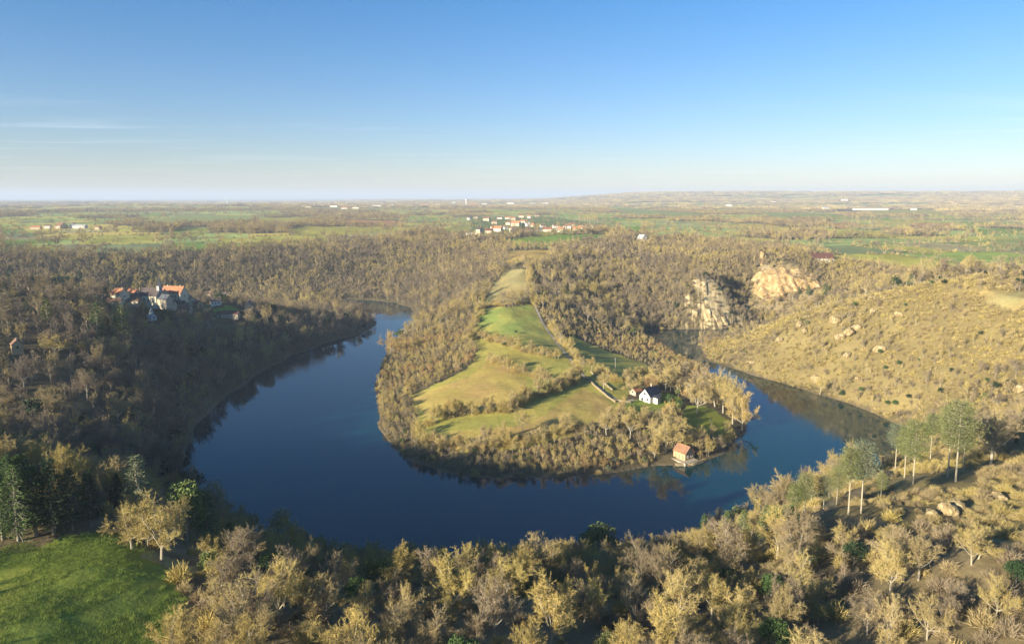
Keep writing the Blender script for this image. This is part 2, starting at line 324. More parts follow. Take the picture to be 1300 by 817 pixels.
# ------------------------------------------------------------------ mesh helpers
def link_mesh(name, V, Fc, mat, parent=None, smooth=False, mats=None, fmat=None):
    me = bpy.data.meshes.new(name); me.from_pydata([tuple(v) for v in V], [], [tuple(f) for f in Fc]); me.update()
    for m in ([mat] if mats is None else mats): me.materials.append(m)
    if fmat is not None: me.polygons.foreach_set('material_index', fmat)
    if smooth: me.polygons.foreach_set('use_smooth', [True] * len(me.polygons))
    o = bpy.data.objects.new(name, me); C.objects.link(o)
    if parent is not None: o.parent = parent
    return o
def thing(name, label, cat, loc=(0, 0, 0), rz=0, group=None):
    o = bpy.data.objects.new(name, None); C.objects.link(o); o.location = loc; o.rotation_euler = (0, 0, rz); o.empty_display_size = .5
    o['label'] = label; o['category'] = cat
    if group: o['group'] = group
    return o
def tag(o, label, cat, group=None, kind=None):
    o['label'] = label; o['category'] = cat
    if group: o['group'] = group
    if kind: o['kind'] = kind
    return o

# ------------------------------------------------------------------ ground sheet: rings round the viewpoint, finer where more is seen
azs = np.concatenate([np.arange(-180, -60, 6.), np.arange(-60, -41, 1.), np.linspace(-41, 41, 760), np.arange(42, 61, 1.), np.arange(66, 180, 6.)])
rs = np.concatenate([[12, 22, 34, 46, 58], np.geomspace(68, 1700, 560), np.geomspace(1712, 48000, 235)])
A, RR = np.meshgrid(np.radians(azs), rs)
gx, gy = (RR * np.sin(A)).ravel(), (RR * np.cos(A)).ravel()
sd_all = river_sd(gx, gy)
gh = ground(gx, gy, sd_all)
gcol, _, _ = cover(gx, gy, sd_all)
na, nr = len(azs), len(rs)
me = bpy.data.meshes.new('ground')
V = np.column_stack([gx, gy, gh]); V = np.vstack([V, [[0, 0, gz(0, 1)]]])
i = np.arange(nr - 1)[:, None] * na; j = np.arange(na)[None, :]; j2 = (j + 1) % na
quads = np.stack([i + j, i + j2, i + na + j2, i + na + j], -1).reshape(-1, 4)[:, ::-1]
tris = np.stack([np.full(na, nr * na), np.roll(np.arange(na), -1), np.arange(na)], -1)
me.vertices.add(len(V)); me.vertices.foreach_set('co', V.ravel())
nl = quads.size + tris.size; me.loops.add(nl); me.loops.foreach_set('vertex_index', np.concatenate([quads.ravel(), tris.ravel()]))
npol = len(quads) + len(tris); me.polygons.add(npol)
me.polygons.foreach_set('loop_start', np.concatenate([np.arange(len(quads)) * 4, len(quads) * 4 + np.arange(len(tris)) * 3]))
me.update(calc_edges=True); me.validate()
me.polygons.foreach_set('use_smooth', [True] * npol)
ca = me.color_attributes.new('cover', 'FLOAT_COLOR', 'POINT')
ca.data.foreach_set('color', np.column_stack([np.vstack([gcol, [gcol[0]]]), np.ones(len(V))]).ravel())
me.materials.append(M_ground)
go = bpy.data.objects.new('ground', me); C.objects.link(go); go['kind'] = 'structure'; go['label'] = 'rolling ground of woods pastures and hedged fields'
wo = link_mesh('water', [(-1500, 120, 0), (1500, 120, 0), (1500, 1100, 0), (-1500, 1100, 0)], [(0, 1, 2, 3)], M_water); wo['kind'] = 'structure'; wo['label'] = 'dark blue river looping round the peninsula'
print('ground', round(time.time() - T0, 1))

# ------------------------------------------------------------------ plants
class Geo:
    def __init__(s): s.v = []; s.f = []
    def seg(s, p0, p1, r0, r1, n=4):
        p0, p1 = np.array(p0, float), np.array(p1, float); d = p1 - p0; d /= (np.linalg.norm(d) + 1e-9)
        a = np.cross(d, (0, 0, 1) if abs(d[2]) < .9 else (1, 0, 0)); a /= np.linalg.norm(a); b_ = np.cross(d, a); k = len(s.v)
        for p, r in ((p0, r0), (p1, r1)):
            for q in range(n):
                w = 2 * math.pi * q / n; s.v.append(p + r * (math.cos(w) * a + math.sin(w) * b_))
        for q in range(n): s.f.append((k + q, k + (q + 1) % n, k + n + (q + 1) % n, k + n + q))
    def sliver(s, p, d, L, w):
        d = np.array(d, float); d /= (np.linalg.norm(d) + 1e-9)
        a = np.cross(d, RN.normal(size=3)); a /= (np.linalg.norm(a) + 1e-9); k = len(s.v)
        s.v += [p - a * w / 2, p + a * w / 2, p + d * L + a * w * .12, p + d * L - a * w * .12]; s.f.append((k, k + 1, k + 2, k + 3))
    def leaf(s, p, sz):
        a = RN.normal(size=3); a /= np.linalg.norm(a); b_ = np.cross(a, RN.normal(size=3)); b_ /= np.linalg.norm(b_); k = len(s.v)
        s.v += [p - a * sz, p + b_ * sz * .5, p + a * sz, p - b_ * sz * .5]; s.f.append((k, k + 1, k + 2, k + 3))
RN = np.random.default_rng(11)
def unit(v): return v / (np.linalg.norm(v) + 1e-9)
def bare_geo(H, W, detail, stem=.3, up=.35):
    """returns wood, twigs; detail 3 near, 2 middle, 1 far"""
    wd, tw = Geo(), Geo(); r0 = H * .022 + .03
    lean = RN.normal(size=2) * .04
    top = np.array([lean[0] * H, lean[1] * H, H * stem])
    wd.seg((0, 0, -.6), top, r0, r0 * .75, 6 if detail == 3 else 4)
    nl = {3: 9, 2: 7, 1: 5}[detail]; n2 = {3: 9, 2: 6, 1: 4}[detail]; n3 = {3: 8, 2: 4, 1: 0}[detail]
    cw = W / 2
    for l in range(nl):
        az = 2 * math.pi * (l + RN.uniform(-.35, .35)) / nl * 1.0 + l * .9; el = RN.uniform(.15, 1.35) if l else 1.45
        base = top * RN.uniform(.75, 1.0)
        tgt = np.array([math.cos(az) * math.cos(el) * cw, math.sin(az) * math.cos(el) * cw, H * stem + (H * (1 - stem)) * (.25 + .72 * math.sin(el))])
        tgt *= RN.uniform(.86, 1.06)
        mid = (base + tgt) / 2 + np.array([0, 0, -.03 * H]) + RN.normal(size=3) * .03 * H
        rl = r0 * .45; wd.seg(base, mid, rl, rl * .65, 4 if detail == 3 else 3); wd.seg(mid, tgt, rl * .65, rl * .2, 4 if detail == 3 else 3)
        Ln = np.linalg.norm(tgt - base)
        for q in range(n2):
            t_ = .3 + .7 * (q + .5) / n2
            p = base + (mid - base) * t_ * 2 if t_ < .5 else mid + (tgt - mid) * (t_ * 2 - 1)
            d = unit(unit(tgt - base) * .7 + RN.normal(size=3) * .6 + np.array([0, 0, up])); L2 = Ln * RN.uniform(.22, .42) * (1.15 - .4 * t_)
            e = p + d * L2; r2 = rl * .35
            if detail > 1: (wd if detail == 3 else tw).seg(p, e, r2, r2 * .35, 3)
            else:
                for _ in range(17): tw.sliver(p + (e - p) * RN.uniform(0, 1), unit(d * .5 + RN.normal(size=3) * .6 + (0, 0, up)), H * RN.uniform(.08, .16), H * .02)
            for s_ in range(n3):
                u_ = .2 + .8 * (s_ + .5) / n3; p3 = p + (e - p) * u_
                d3 = unit(d * .7 + RN.normal(size=3) * .62 + np.array([0, 0, up * .8])); L3 = H * RN.uniform(.06, .13)
                if detail == 3:
                    tw.seg(p3, p3 + d3 * L3, .022, .01, 3)
                    for w_ in range(16):
                        tw.sliver(p3 + d3 * L3 * RN.uniform(.1, 1.1), unit(d3 * .7 + RN.normal(size=3) * .6 + (0, 0, up * .5)), H * RN.uniform(.028, .06), .042)
                else:
                    tw.sliver(p3, d3, L3 * 1.2, .12)
                    for w_ in range(5): tw.sliver(p3 + d3 * L3 * RN.uniform(.1, 1), unit(d3 * .7 + RN.normal(size=3) * .6 + (0, 0, up * .5)), H * RN.uniform(.05, .09), .11)
    return wd, tw
def bush_geo(H, W, n, lw, ll):
    tw = Geo()
    for k in range(n):
        a = RN.uniform(0, 2 * math.pi); el = math.acos(RN.uniform(0, 1)); rr = RN.uniform(.25, .85)
        d = np.array([math.cos(a) * math.sin(el), math.sin(a) * math.sin(el), math.cos(el)])
        lump = 1 + .22 * math.sin(3 * a + 1.3) * math.sin(2 * el) + .12 * math.sin(7 * a)
        p = d * rr * lump * np.array([W / 2, W / 2, H * .85])
        tw.sliver(p, unit(d * .8 + RN.normal(size=3) * .55 + (0, 0, .45)), ll * RN.uniform(.6, 1.3), lw)
    return tw
def conifer_geo(H, W, detail, start=.12, kind='fir'):
    wd, nd = Geo(), Geo(); r0 = H * (.018 if kind != 'pine' else .010) + .04
    wd.seg((0, 0, -.6), (0, 0, H * .55), r0, r0 * .6, 6); wd.seg((0, 0, H * .55), (0, 0, H * .985), r0 * .6, .02, 5)
    nwh = {3: 24, 2: 14}[detail]
    for k in range(nwh):
        t_ = start + (1 - start) * (k + .3) / nwh
        if kind == 'fir': rad = W / 2 * (1 - (t_ - start) / (1 - start)) ** .72 * (.75 + .25 * min(1, (t_ - start) * 6))
        elif kind == 'column': rad = W / 2 * math.sin(min(1, (1 - t_) * 2.4) * 1.57) * (.8 if k % 2 else 1)
        else: q = (t_ - start) / (1 - start); rad = W / 2 * (math.sin(min(1, q * 1.6 + .28) * 1.75)) ** .8 * (1 - .55 * q ** 4)
        nb = {3: 8, 2: 6}[detail] if kind != 'pine' else {3: 6, 2: 4}[detail]
        for j_ in range(nb):
            a = 2 * math.pi * (j_ + RN.uniform(-.4, .4)) / nb + k * 1.1; rr = rad * RN.uniform(.6, 1.15)
            if rr < .15: continue
            dz = RN.uniform(-.25, .12) if kind == 'fir' else RN.uniform(.05, .45)
            if kind == 'column': dz = 1.2
            p0 = np.array([0, 0, H * t_]); e = p0 + np.array([math.cos(a), math.sin(a), dz]) * rr
            wd.seg(p0, e, r0 * .22, .02, 3)
            m_ = int((16 if kind != 'pine' else 27) * (1 if detail == 3 else .5) * (.5 + rr / (W / 2)))
            for w_ in range(m_):
                u_ = RN.uniform(.15, 1.0) ** .7 if kind != 'pine' else RN.uniform(.45, 1.05)
                sp_ = .11 * rr + .12 if kind == 'fir' else .2 * rr + .2
                pt = p0 + (e - p0) * u_ + RN.normal(size=3) * sp_ * np.array([1, 1, .55])
                nd.sliver(pt, unit((e - p0) / (rr + .01) + RN.normal(size=3) * .7 + (0, 0, .3)), RN.uniform(.3, .62) * (1 if detail == 3 else 1.6), .1 if detail == 3 else .26)
    return wd, nd
def evergreen_geo(H, W, detail):
    wd, lf = Geo(), Geo(); wd.seg((0, 0, -.6), (0, 0, H * .5), H * .025, H * .018, 5)
    cl = []
    for k in range(26 if detail == 3 else 16):
        a = RN.uniform(0, 6.28); el = RN.uniform(-.3, 1.5); q = RN.uniform(.55, 1)
        c = np.array([math.cos(a) * math.cos(el) * W / 2 * q * .8, math.sin(a) * math.cos(el) * W / 2 * q * .8, H * .52 + math.sin(el) * H * .4 * q])
        wd.seg((0, 0, H * .35), c, H * .008, .02, 3)
        for w_ in range(95 if detail == 3 else 30):
            d = RN.normal(size=3); d = unit(d) * RN.uniform(.5, 1) ** .5 * W * .17
            lf.leaf(c + d, RN.uniform(.16, .3) * (1 if detail == 3 else 2.0))
    return wd, lf
def mesh_of(name, g, mats):
    me = bpy.data.meshes.new(name)
    gs = [x for x in (g if isinstance(g, (list, tuple)) else [g])]
    V = []; Fc = []; fm = []
    for i_, x in enumerate(gs):
        k = len(V); V += list(x.v); Fc += [tuple(q + k for q in f) for f in x.f]; fm += [i_] * len(x.f)
    me.from_pydata([tuple(map(float, v)) for v in V], [], Fc); me.update()
    for m in mats: me.materials.append(m)
    me.polygons.foreach_set('material_index', fm); return me
NEAR = []   # (trunk mesh, crown mesh, H)
for k in range(6):
    Hh = 11.0; w_, t_ = bare_geo(Hh, [11, 10, 9, 12, 8, 10][k], 3, [.26, .3, .34, .22, .36, .28][k])
    NEAR.append((mesh_of('bare_tree_trunk', w_, [M_bark]), mesh_of('bare_tree_crown', t_, [M_twig]), w_, t_))
MID = [bare_geo(11.0, [11, 9, 8, 10, 7][k], 2, [.24, .3, .34, .2, .34][k]) for k in range(5)]
FAR = [bare_geo(11.0, [12, 11, 10, 13][k], 1, .2) for k in range(4)]
BUSH = [bush_geo(3.2, 4.2, 650, .08, 1.0) for k in range(3)] + [bush_geo(2.2, 4.8, 600, .08, .8)]
BUSHF = [bush_geo(3.4, 5.0, 90, .3, 1.6) for k in range(3)]
FIR3 = [conifer_geo(12, 5.5, 3, .10, 'fir'), conifer_geo(12, 4.6, 3, .16, 'fir')]
FIR2 = [conifer_geo(12, 5.5, 2, .10, 'fir'), conifer_geo(12, 4.8, 2, .14, 'fir')]
PINE3 = [conifer_geo(16, 5.6, 3, .48, 'pine'), conifer_geo(16, 6.4, 3, .40, 'pine'), conifer_geo(16, 5.0, 3, .55, 'pine')]
COL2 = [conifer_geo(12, 2.4, 2, .04, 'column')]
EVER = [evergreen_geo(8, 7.5, 3), evergreen_geo(8, 7, 3)]
EVERF = [evergreen_geo(8, 8, 2), evergreen_geo(8, 7.5, 2)]
def clump_geo():
    g = Geo()
    for k in range(110):
        p = np.array([RN.uniform(-22, 22), RN.uniform(-22, 22), RN.uniform(3, 8)])
        g.sliver(p, unit(RN.normal(size=3) * .7 + (0, 0, 1)), RN.uniform(3, 7), RN.uniform(1.5, 3.5))
    return g
CLUMP = [clump_geo() for k in range(3)]
print('plants', round(time.time() - T0, 1))

def scatter(name, protos, pts, label):
    """one object: points carrying rot, scl, vidx, tone, lum; a node tree puts a plant on each"""
    col = bpy.data.collections.new(name + '_kinds')
    for i_, m in enumerate(protos):
        o = bpy.data.objects.new('%s_kind_%02d' % (name, i_), m); col.objects.link(o)
    n = len(pts['x']); me = bpy.data.meshes.new(name); me.vertices.add(n)
    me.vertices.foreach_set('co', np.column_stack([pts['x'], pts['y'], pts['z']]).ravel())
    for k, ty in (('rot', 'FLOAT'), ('scl', 'FLOAT'), ('hgt', 'FLOAT'), ('tone', 'FLOAT'), ('lum', 'FLOAT'), ('vidx', 'INT')):
        at_ = me.attributes.new(k, ty, 'POINT'); at_.data.foreach_set('value', pts[k].astype(np.int32 if ty == 'INT' else np.float32))
    me.update()
    o = bpy.data.objects.new(name, me); C.objects.link(o)
    ng = bpy.data.node_groups.new(name, 'GeometryNodeTree')
    ng.interface.new_socket('Geometry', in_out='INPUT', socket_type='NodeSocketGeometry'); ng.interface.new_socket('Geometry', in_out='OUTPUT', socket_type='NodeSocketGeometry')
    N = ng.nodes; L = ng.links
    gi, go_ = N.new('NodeGroupInput'), N.new('NodeGroupOutput'); ip = N.new('GeometryNodeInstanceOnPoints'); ci = N.new('GeometryNodeCollectionInfo')
    ci.inputs['Collection'].default_value = col; ci.inputs['Separate Children'].default_value = True; ci.inputs['Reset Children'].default_value = True
    ip.inputs['Pick Instance'].default_value = True
    def na_(nm, ty):
        q = N.new('GeometryNodeInputNamedAttribute'); q.data_type = ty; q.inputs['Name'].default_value = nm; return [s_ for s_ in q.outputs if s_.name == 'Attribute' and s_.enabled][0]
    cx = N.new('ShaderNodeCombineXYZ'); L.new(na_('rot', 'FLOAT'), cx.inputs['Z']); L.new(cx.outputs[0], ip.inputs['Rotation'])
    cs = N.new('ShaderNodeCombineXYZ'); s_ = na_('scl', 'FLOAT'); L.new(s_, cs.inputs['X']); L.new(s_, cs.inputs['Y']); L.new(na_('hgt', 'FLOAT'), cs.inputs['Z']); L.new(cs.outputs[0], ip.inputs['Scale'])
    L.new(na_('vidx', 'INT'), ip.inputs['Instance Index'])
    L.new(gi.outputs[0], ip.inputs['Points']); L.new(ci.outputs[0], ip.inputs['Instance']); L.new(ip.outputs[0], go_.inputs[0])
    md = o.modifiers.new('plants', 'NODES'); md.node_group = ng
    o['kind'] = 'stuff'; o['label'] = label; o['category'] = 'woodland' if 'wood' in name else 'scrub' if 'scrub' in name else 'hedges'
    return o

def grid_pts(x0, x1, y0, y1, s, seed):
    gx_, gy_ = np.meshgrid(np.arange(x0, x1, s), np.arange(y0, y1, s)); ix, iy = np.floor(gx_ / s), np.floor(gy_ / s)
    x = gx_ + (h2(ix, iy, seed) - .5) * s * .95; y = gy_ + (h2(ix, iy, seed + 1) - .5) * s * .95
    return x.ravel(), y.ravel()
AV = []                                   # spots kept clear of scattered plants: x, y, radius
def clear(x, y):
    k = np.ones(len(x), bool)
    for ax, ay, ar in AV: k &= (x - ax) ** 2 + (y - ay) ** 2 > ar * ar
    return k

# ------------------------------------------------------------------ buildings
WALLS = {'cream': (.62, .54, .38), 'white': (.66, .63, .56), 'beige': (.50, .42, .30), 'stone': (.44, .37, .27), 'ochre': (.50, .36, .20), 'pinkish': (.50, .36, .25), 'grey': (.36, .35, .34)}
ROOFS = {'orange': (.42, .18, .09), 'brown': (.20, .115, .075), 'red': (.27, .115, .08), 'dark': (.085, .065, .06), 'tile': (.29, .155, .09), 'slate': (.095, .10, .115), 'maroon': (.13, .06, .05), 'pale': (.42, .42, .40)}
WM = {k: plain('wall_' + k, v, .9, .14, .8) for k, v in WALLS.items()}
RM = {k: plain('roof_' + k, v, .8, .3, .9) for k, v in ROOFS.items()}
M_glass = plain('window_glass', (.03, .035, .045), .15, .2, 2, .5); M_wood = plain('painted_wood', (.30, .22, .15), .7, .2, 3); M_white = plain('white_paint', (.72, .72, .70), .5, .08, 3)
M_shut = plain('blue_grey_shutters', (.24, .30, .36), .6, .1, 3)

def box_vf(x0, x1, y0, y1, z0, z1):
    return ([(x0, y0, z0), (x1, y0, z0), (x1, y1, z0), (x0, y1, z0), (x0, y0, z1), (x1, y0, z1), (x1, y1, z1), (x0, y1, z1)],
            [(0, 3, 2, 1), (4, 5, 6, 7), (0, 1, 5, 4), (1, 2, 6, 5), (2, 3, 7, 6), (3, 0, 4, 7)])
def boxes(lst):
    V, Fc = [], []
    for b_ in lst:
        v, f = box_vf(*b_); k = len(V); V += v; Fc += [tuple(q + k for q in x) for x in f]
    return V, Fc
def gable(parent, L, D, hw, hr, wall, roof, x0=0, y0=0, name_w='wall', name_r='roof', base=-2.0, over=.35):
    """walls with gables at the ends of the ridge (along x) and a pitched roof of two thick slopes; walls stay under the roof"""
    a, b_ = L / 2, D / 2; e = .12
    V = [(x0 + sx * a, y0 + sy * b_, z) for z in (base, hw) for sx, sy in ((-1, -1), (1, -1), (1, 1), (-1, 1))] + [(x0 - a, y0, hw + hr - e), (x0 + a, y0, hw + hr - e)]
    w = link_mesh(name_w, V, [(0, 3, 2, 1), (0, 1, 5, 4), (2, 3, 7, 6), (1, 2, 6, 9, 5), (3, 0, 4, 8, 7), (4, 5, 9, 8), (6, 7, 8, 9)], WM[wall], parent)
    s_ = hr / b_; t_ = .22; ao = a + over; bo = b_ + over; V = []
    for sy in (-1, 1):
        V += [(x0 - ao, y0, hw + hr), (x0 + ao, y0, hw + hr), (x0 + ao, y0 + sy * bo, hw - s_ * over), (x0 - ao, y0 + sy * bo, hw - s_ * over)]
    V += [(v[0], v[1], v[2] + t_) for v in V]
    Fc = [(0, 1, 2, 3), (7, 6, 5, 4), (11, 10, 9, 8), (12, 13, 14, 15), (3, 2, 10, 11), (7, 15, 14, 6), (0, 3, 11, 8), (2, 1, 9, 10), (4, 12, 15, 7), (6, 14, 13, 5)]
    r = link_mesh(name_r, V, Fc, RM[roof], parent)
    return w, r
def window(parent, x, y, z, w, h, side, rich=False, door=False):
    """side: 's','n' on long walls, 'e','w' on gables"""
    d = .05
    def place(u0, u1, z0, z1, d0, d1):
        if side == 's': return (x + u0, x + u1, y - d1, y - d0, z0, z1)
        if side == 'n': return (x + u0, x + u1, y + d0, y + d1, z0, z1)
        if side == 'e': return (x + d0, x + d1, y + u0, y + u1, z0, z1)
        return (x - d1, x - d0, y + u0, y + u1, z0, z1)
    if door:
        o = link_mesh('door', *boxes([place(-w / 2, w / 2, z, z + h, -.02, .05)]), M_wood, parent); return o
    if not rich:
        return link_mesh('window', *boxes([place(-w / 2, w / 2, z, z + h, -.02, .05)]), M_glass, parent)
    f = .1
    o = link_mesh('window', *boxes([place(-w / 2 - f, -w / 2, z, z + h, -.02, .08), place(w / 2, w / 2 + f, z, z + h, -.02, .08), place(-w / 2 - f, w / 2 + f, z + h, z + h + f, -.02, .083), place(-w / 2 - f, w / 2 + f, z - f, z, -.02, .12)]), M_white, parent)
    link_mesh('pane', *boxes([place(-w / 2, w / 2, z, z + h, -.02, .03)]), M_glass, o); return o
def clear_view(x, y, r, n=3):
    AV.append((x, y, r)); d = math.hypot(x, y)
    for k in range(1, n): AV.append((x - x / d * r * k * 1.1, y - y / d * r * k * 1.1, r))
def house(px, py, L, D, hw, hr, deg, wall, roof, label, name='house', group=None, cat='house', wins=3, chim=1, clr=None, rows=1, dz=0, nclear=3):
    x, y, z = hit(px, py)
    t_ = thing(name, label, cat, (x, y, z + dz), R(deg), group)
    w, r = gable(t_, L, D, hw, hr, wall, roof)
    for c in range(chim):
        cx = (L * .32) * (1 if c == 0 else -1)
        link_mesh('chimney', *boxes([(cx - .35, cx + .35, -.3, .3, hw + hr * .7, hw + hr + 1.0), (cx - .42, cx + .42, -.37, .37, hw + hr + 1.0, hw + hr + 1.15)]), WM['beige'], r)
    side = 's' if math.cos(R(deg)) > 0 else 'n'; ys = -D / 2 if side == 's' else D / 2
    for row in range(rows):
        for k in range(wins):
            ux = -L / 2 + L * (k + .5) / wins
            if row == 0 and k == wins // 2: window(t_, ux, ys, .1, 1.1, 2.1, side, door=True)
            else: window(t_, ux, ys, .9 + row * 2.7, 1.1, 1.3, side)
    gs = 'w' if math.sin(R(deg)) < .001 and x > 0 else 'w'
    window(t_, -L / 2, 0, hw * .55, 1.0, 1.2, 'w'); window(t_, L / 2, 0, hw * .55, 1.0, 1.2, 'e')
    clear_view(x, y, clr or max(L, D) * .8, nclear)
    return t_
VG = 'houses of the village on the wooded spur'
house(153, 381, 11, 9, 5.5, 4.2, -28, 'cream', 'orange', 'cream house with steep orange roof at the far end of the shaded village', group=VG)
house(164, 386, 16, 6, 3.2, 2, 6, 'stone', 'brown', 'long low stone building in shade beside the church', group=VG, chim=0)
house(177, 381, 12, 7, 3.5, 2.5, 12, 'beige', 'brown', 'low brown-roofed house just beside the church gable', group=VG)
house(222, 381, 20, 10, 7.0, 5.5, -14, 'cream', 'orange', 'large cream manor with bright orange roof behind the church', name='manor_house', group=VG, wins=6, rows=2, chim=2)
house(236, 382, 8, 7, 5, 4, -62, 'white', 'dark', 'white gabled house with dark roof beside the orange-roofed manor', group=VG)
house(213, 391, 12, 7, 3.6, 2.6, 4, 'beige', 'dark', 'low beige house in shade below the manor', group=VG)
house(252, 391, 7, 6, 4.2, 2.6, -40, 'ochre', 'brown', 'small sunlit yellow house below the manor', group=VG)
house(228, 390, 9, 6, 3.5, 2.4, 15, 'stone', 'dark', 'dark-roofed stone cottage between manor and yellow house', group=VG)
house(285, 377, 9, 7, 3.6, 2.6, -30, 'white', 'dark', 'small white house among trees beyond the village garden', group=VG)
house(266, 377, 9, 7, 4.0, 2.8, -20, 'beige', 'brown', 'brown-roofed house half hidden by trees beyond the yellow house', group=VG)
house(316, 394, 8, 7, 5, 4, -72, 'pinkish', 'dark', 'lone pinkish gabled house at the end of the wooded spur', group=VG)
house(290, 402, 18, 6, 3, 2, 3, 'stone', 'maroon', 'long low building with dark red roof below the garden', group=VG, chim=0)
house(22, 447, 6, 5, 4.6, 2.4, -50, 'ochre', 'brown', 'small orange-lit cottage alone in the dark wood', clr=9)
for a_ in [(146, 388, 10, 6, 3.5, 2.6, 10, 'cream', 'brown', 'cream cottage lowest at the far end of the shaded village'), (170, 377, 9, 7, 4, 3, -20, 'beige', 'orange', 'orange-roofed beige house behind the low stone building'), (206, 379, 9, 7, 5, 3.6, -35, 'beige', 'red', 'red-roofed house just behind the church spire'),
    (243, 386, 8, 6, 4.2, 3.2, -55, 'cream', 'brown', 'cream gabled house between manor and yellow house'), (262, 384, 8, 6, 4, 2.8, -30, 'cream', 'red', 'red-roofed cottage above the yellow house'), (275, 386, 8, 6, 3.6, 2.8, 10, 'white', 'dark', 'small white cottage by the village garden'),
    (300, 386, 9, 6, 3.6, 2.6, -25, 'beige', 'brown', 'beige cottage at the edge of the village garden'), (236, 396, 9, 6, 3.4, 2.4, 0, 'stone', 'red', 'low stone house with red roof beneath the yellow one')]: house(*a_, group=VG, clr=8)
t_ = house(193, 406, 6, 5, 2.8, 3.0, -35, 'white', 'pale', 'small white pavilion with pointed turret in the shade below the church', name='pavilion', cat='pavilion', chim=0, clr=10)
g = Geo(); g.seg((0, 0, 2.6), (0, 0, 6.4), 1.3, 1.3, 8); link_mesh('turret', g.v, g.f, WM['white'], t_); g = Geo(); g.seg((0, 0, 6.4), (0, 0, 10.5), 1.6, .05, 8); link_mesh('turret_roof', g.v, g.f, RM['pale'], t_)
# church
x, y, z = hit(193, 387)
ch = thing('church', 'stone village church with long dark roof and slender spire', 'church', (x, y, z), R(-24))
gable(ch, 22, 9.5, 8.5, 5.6, 'cream', 'dark'); gable(ch, 11, 7, 6.2, 3.6, 'stone', 'slate', x0=16, y0=-.6, name_w='choir_wall', name_r='choir_roof')
V_, F_ = boxes([(8.2, 11.2, -1.5, 1.5, 10, 16.5)]); link_mesh('bell_tower', V_, F_, WM['grey'], ch)
g = Geo(); g.seg((9.7, 0, 16.5), (9.7, 0, 25), 2.3, .05, 4); link_mesh('spire', g.v, g.f, RM['slate'], ch)
for k in range(4): window(ch, -8 + k * 5, -4.75, 3.2, 1.0, 3.2, 's')
window(ch, -11, 0, 6, 1.6, 2.4, 'w'); window(ch, -11, 0, 0, 1.8, 2.8, 'w', door=True)
clear_view(x, y, 17, 4)
# the white house of the peninsula: two gabled wings, slate roofs
x, y, z = hit(824, 507)
wh = thing('country_house', 'white house with steep slate roofs in the garden of the peninsula', 'house', (x, y, z), R(52))
w_, r_ = gable(wh, 9.5, 7.2, 3.6, 4.3, 'white', 'slate', x0=-1, y0=0)
gable(wh, 7.0, 6.0, 3.4, 3.6, 'white', 'slate', x0=6.9, y0=0, name_w='wing_wall', name_r='wing_roof')
V_, F_ = boxes([(-3.2, .6, -7.2, -3.62, -2, 2.6)]); link_mesh('porch_wall', V_, F_, WM['white'], wh)
V_ = [(-3.5, -7.5, 2.5), (.9, -7.5, 2.5), (.9, -3.63, 3.35), (-3.5, -3.63, 3.35), (-3.5, -7.5, 2.75), (.9, -7.5, 2.75), (.9, -3.63, 3.6), (-3.5, -3.63, 3.6)]
link_mesh('porch_roof', V_, box_vf(0, 1, 0, 1, 0, 1)[1], RM['slate'], wh)
link_mesh('chimney', *boxes([(2.2, 3.2, -.4, .4, 7.0, 9.3), (2.1, 3.3, -.5, .5, 9.3, 9.5)]), WM['beige'], r_)
for k, (wy, wz) in enumerate([(-1.7, .9), (1.7, .9), (0, 4.3)]): window(wh, -5.75, wy, wz, 1.2, 1.4, 'w', True)
for wx in (2.2, 5.4, 8.6): window(wh, wx, -3.6 if wx < 3.5 else -3.0, .9, 1.1, 1.3, 's', True)
window(wh, -1.3, -7.2, .1, 1.1, 2.1, 's', door=True)
clear_view(x, y, 11, 3)
house(807, 500, 6, 5, 2.4, 1.8, 40, 'stone', 'orange', 'small red-tiled outbuilding behind the white house', name='outbuilding', cat='outbuilding', chim=0, clr=5, wins=2)
# boathouse by the water
x, y, z = hit(868, 580)
bh = thing('boathouse', 'stone boathouse with weathered brown-red tiled roof at the water edge', 'boathouse', (x, y, max(z, .8)), R(-55))
gable(bh, 7.6, 6.6, 3.4, 3.0, 'ochre', 'tile', base=-2.5)
for wx in (-2.3, 0, 2.3): window(bh, wx, -3.3, .1, 1.0, 2.0, 's', door=True)
for wy in (-1.4, 1.4): window(bh, 3.8, wy, 1.1, .8, 1.1, 'e', True)
window(bh, 3.8, 0, 4.0, .8, .9, 'e', True)
link_mesh('terrace', *boxes([(-5.5, 6.5, -6.2, -3.33, -3, -.05), (3.84, 6.5, -3.33, 3.2, -3, -.05)]), WM['stone'], bh)
AV.append((x, y, 7)); AV.append((x - 4, y - 9, 6)); AV.append((x + 5, y - 8, 6))
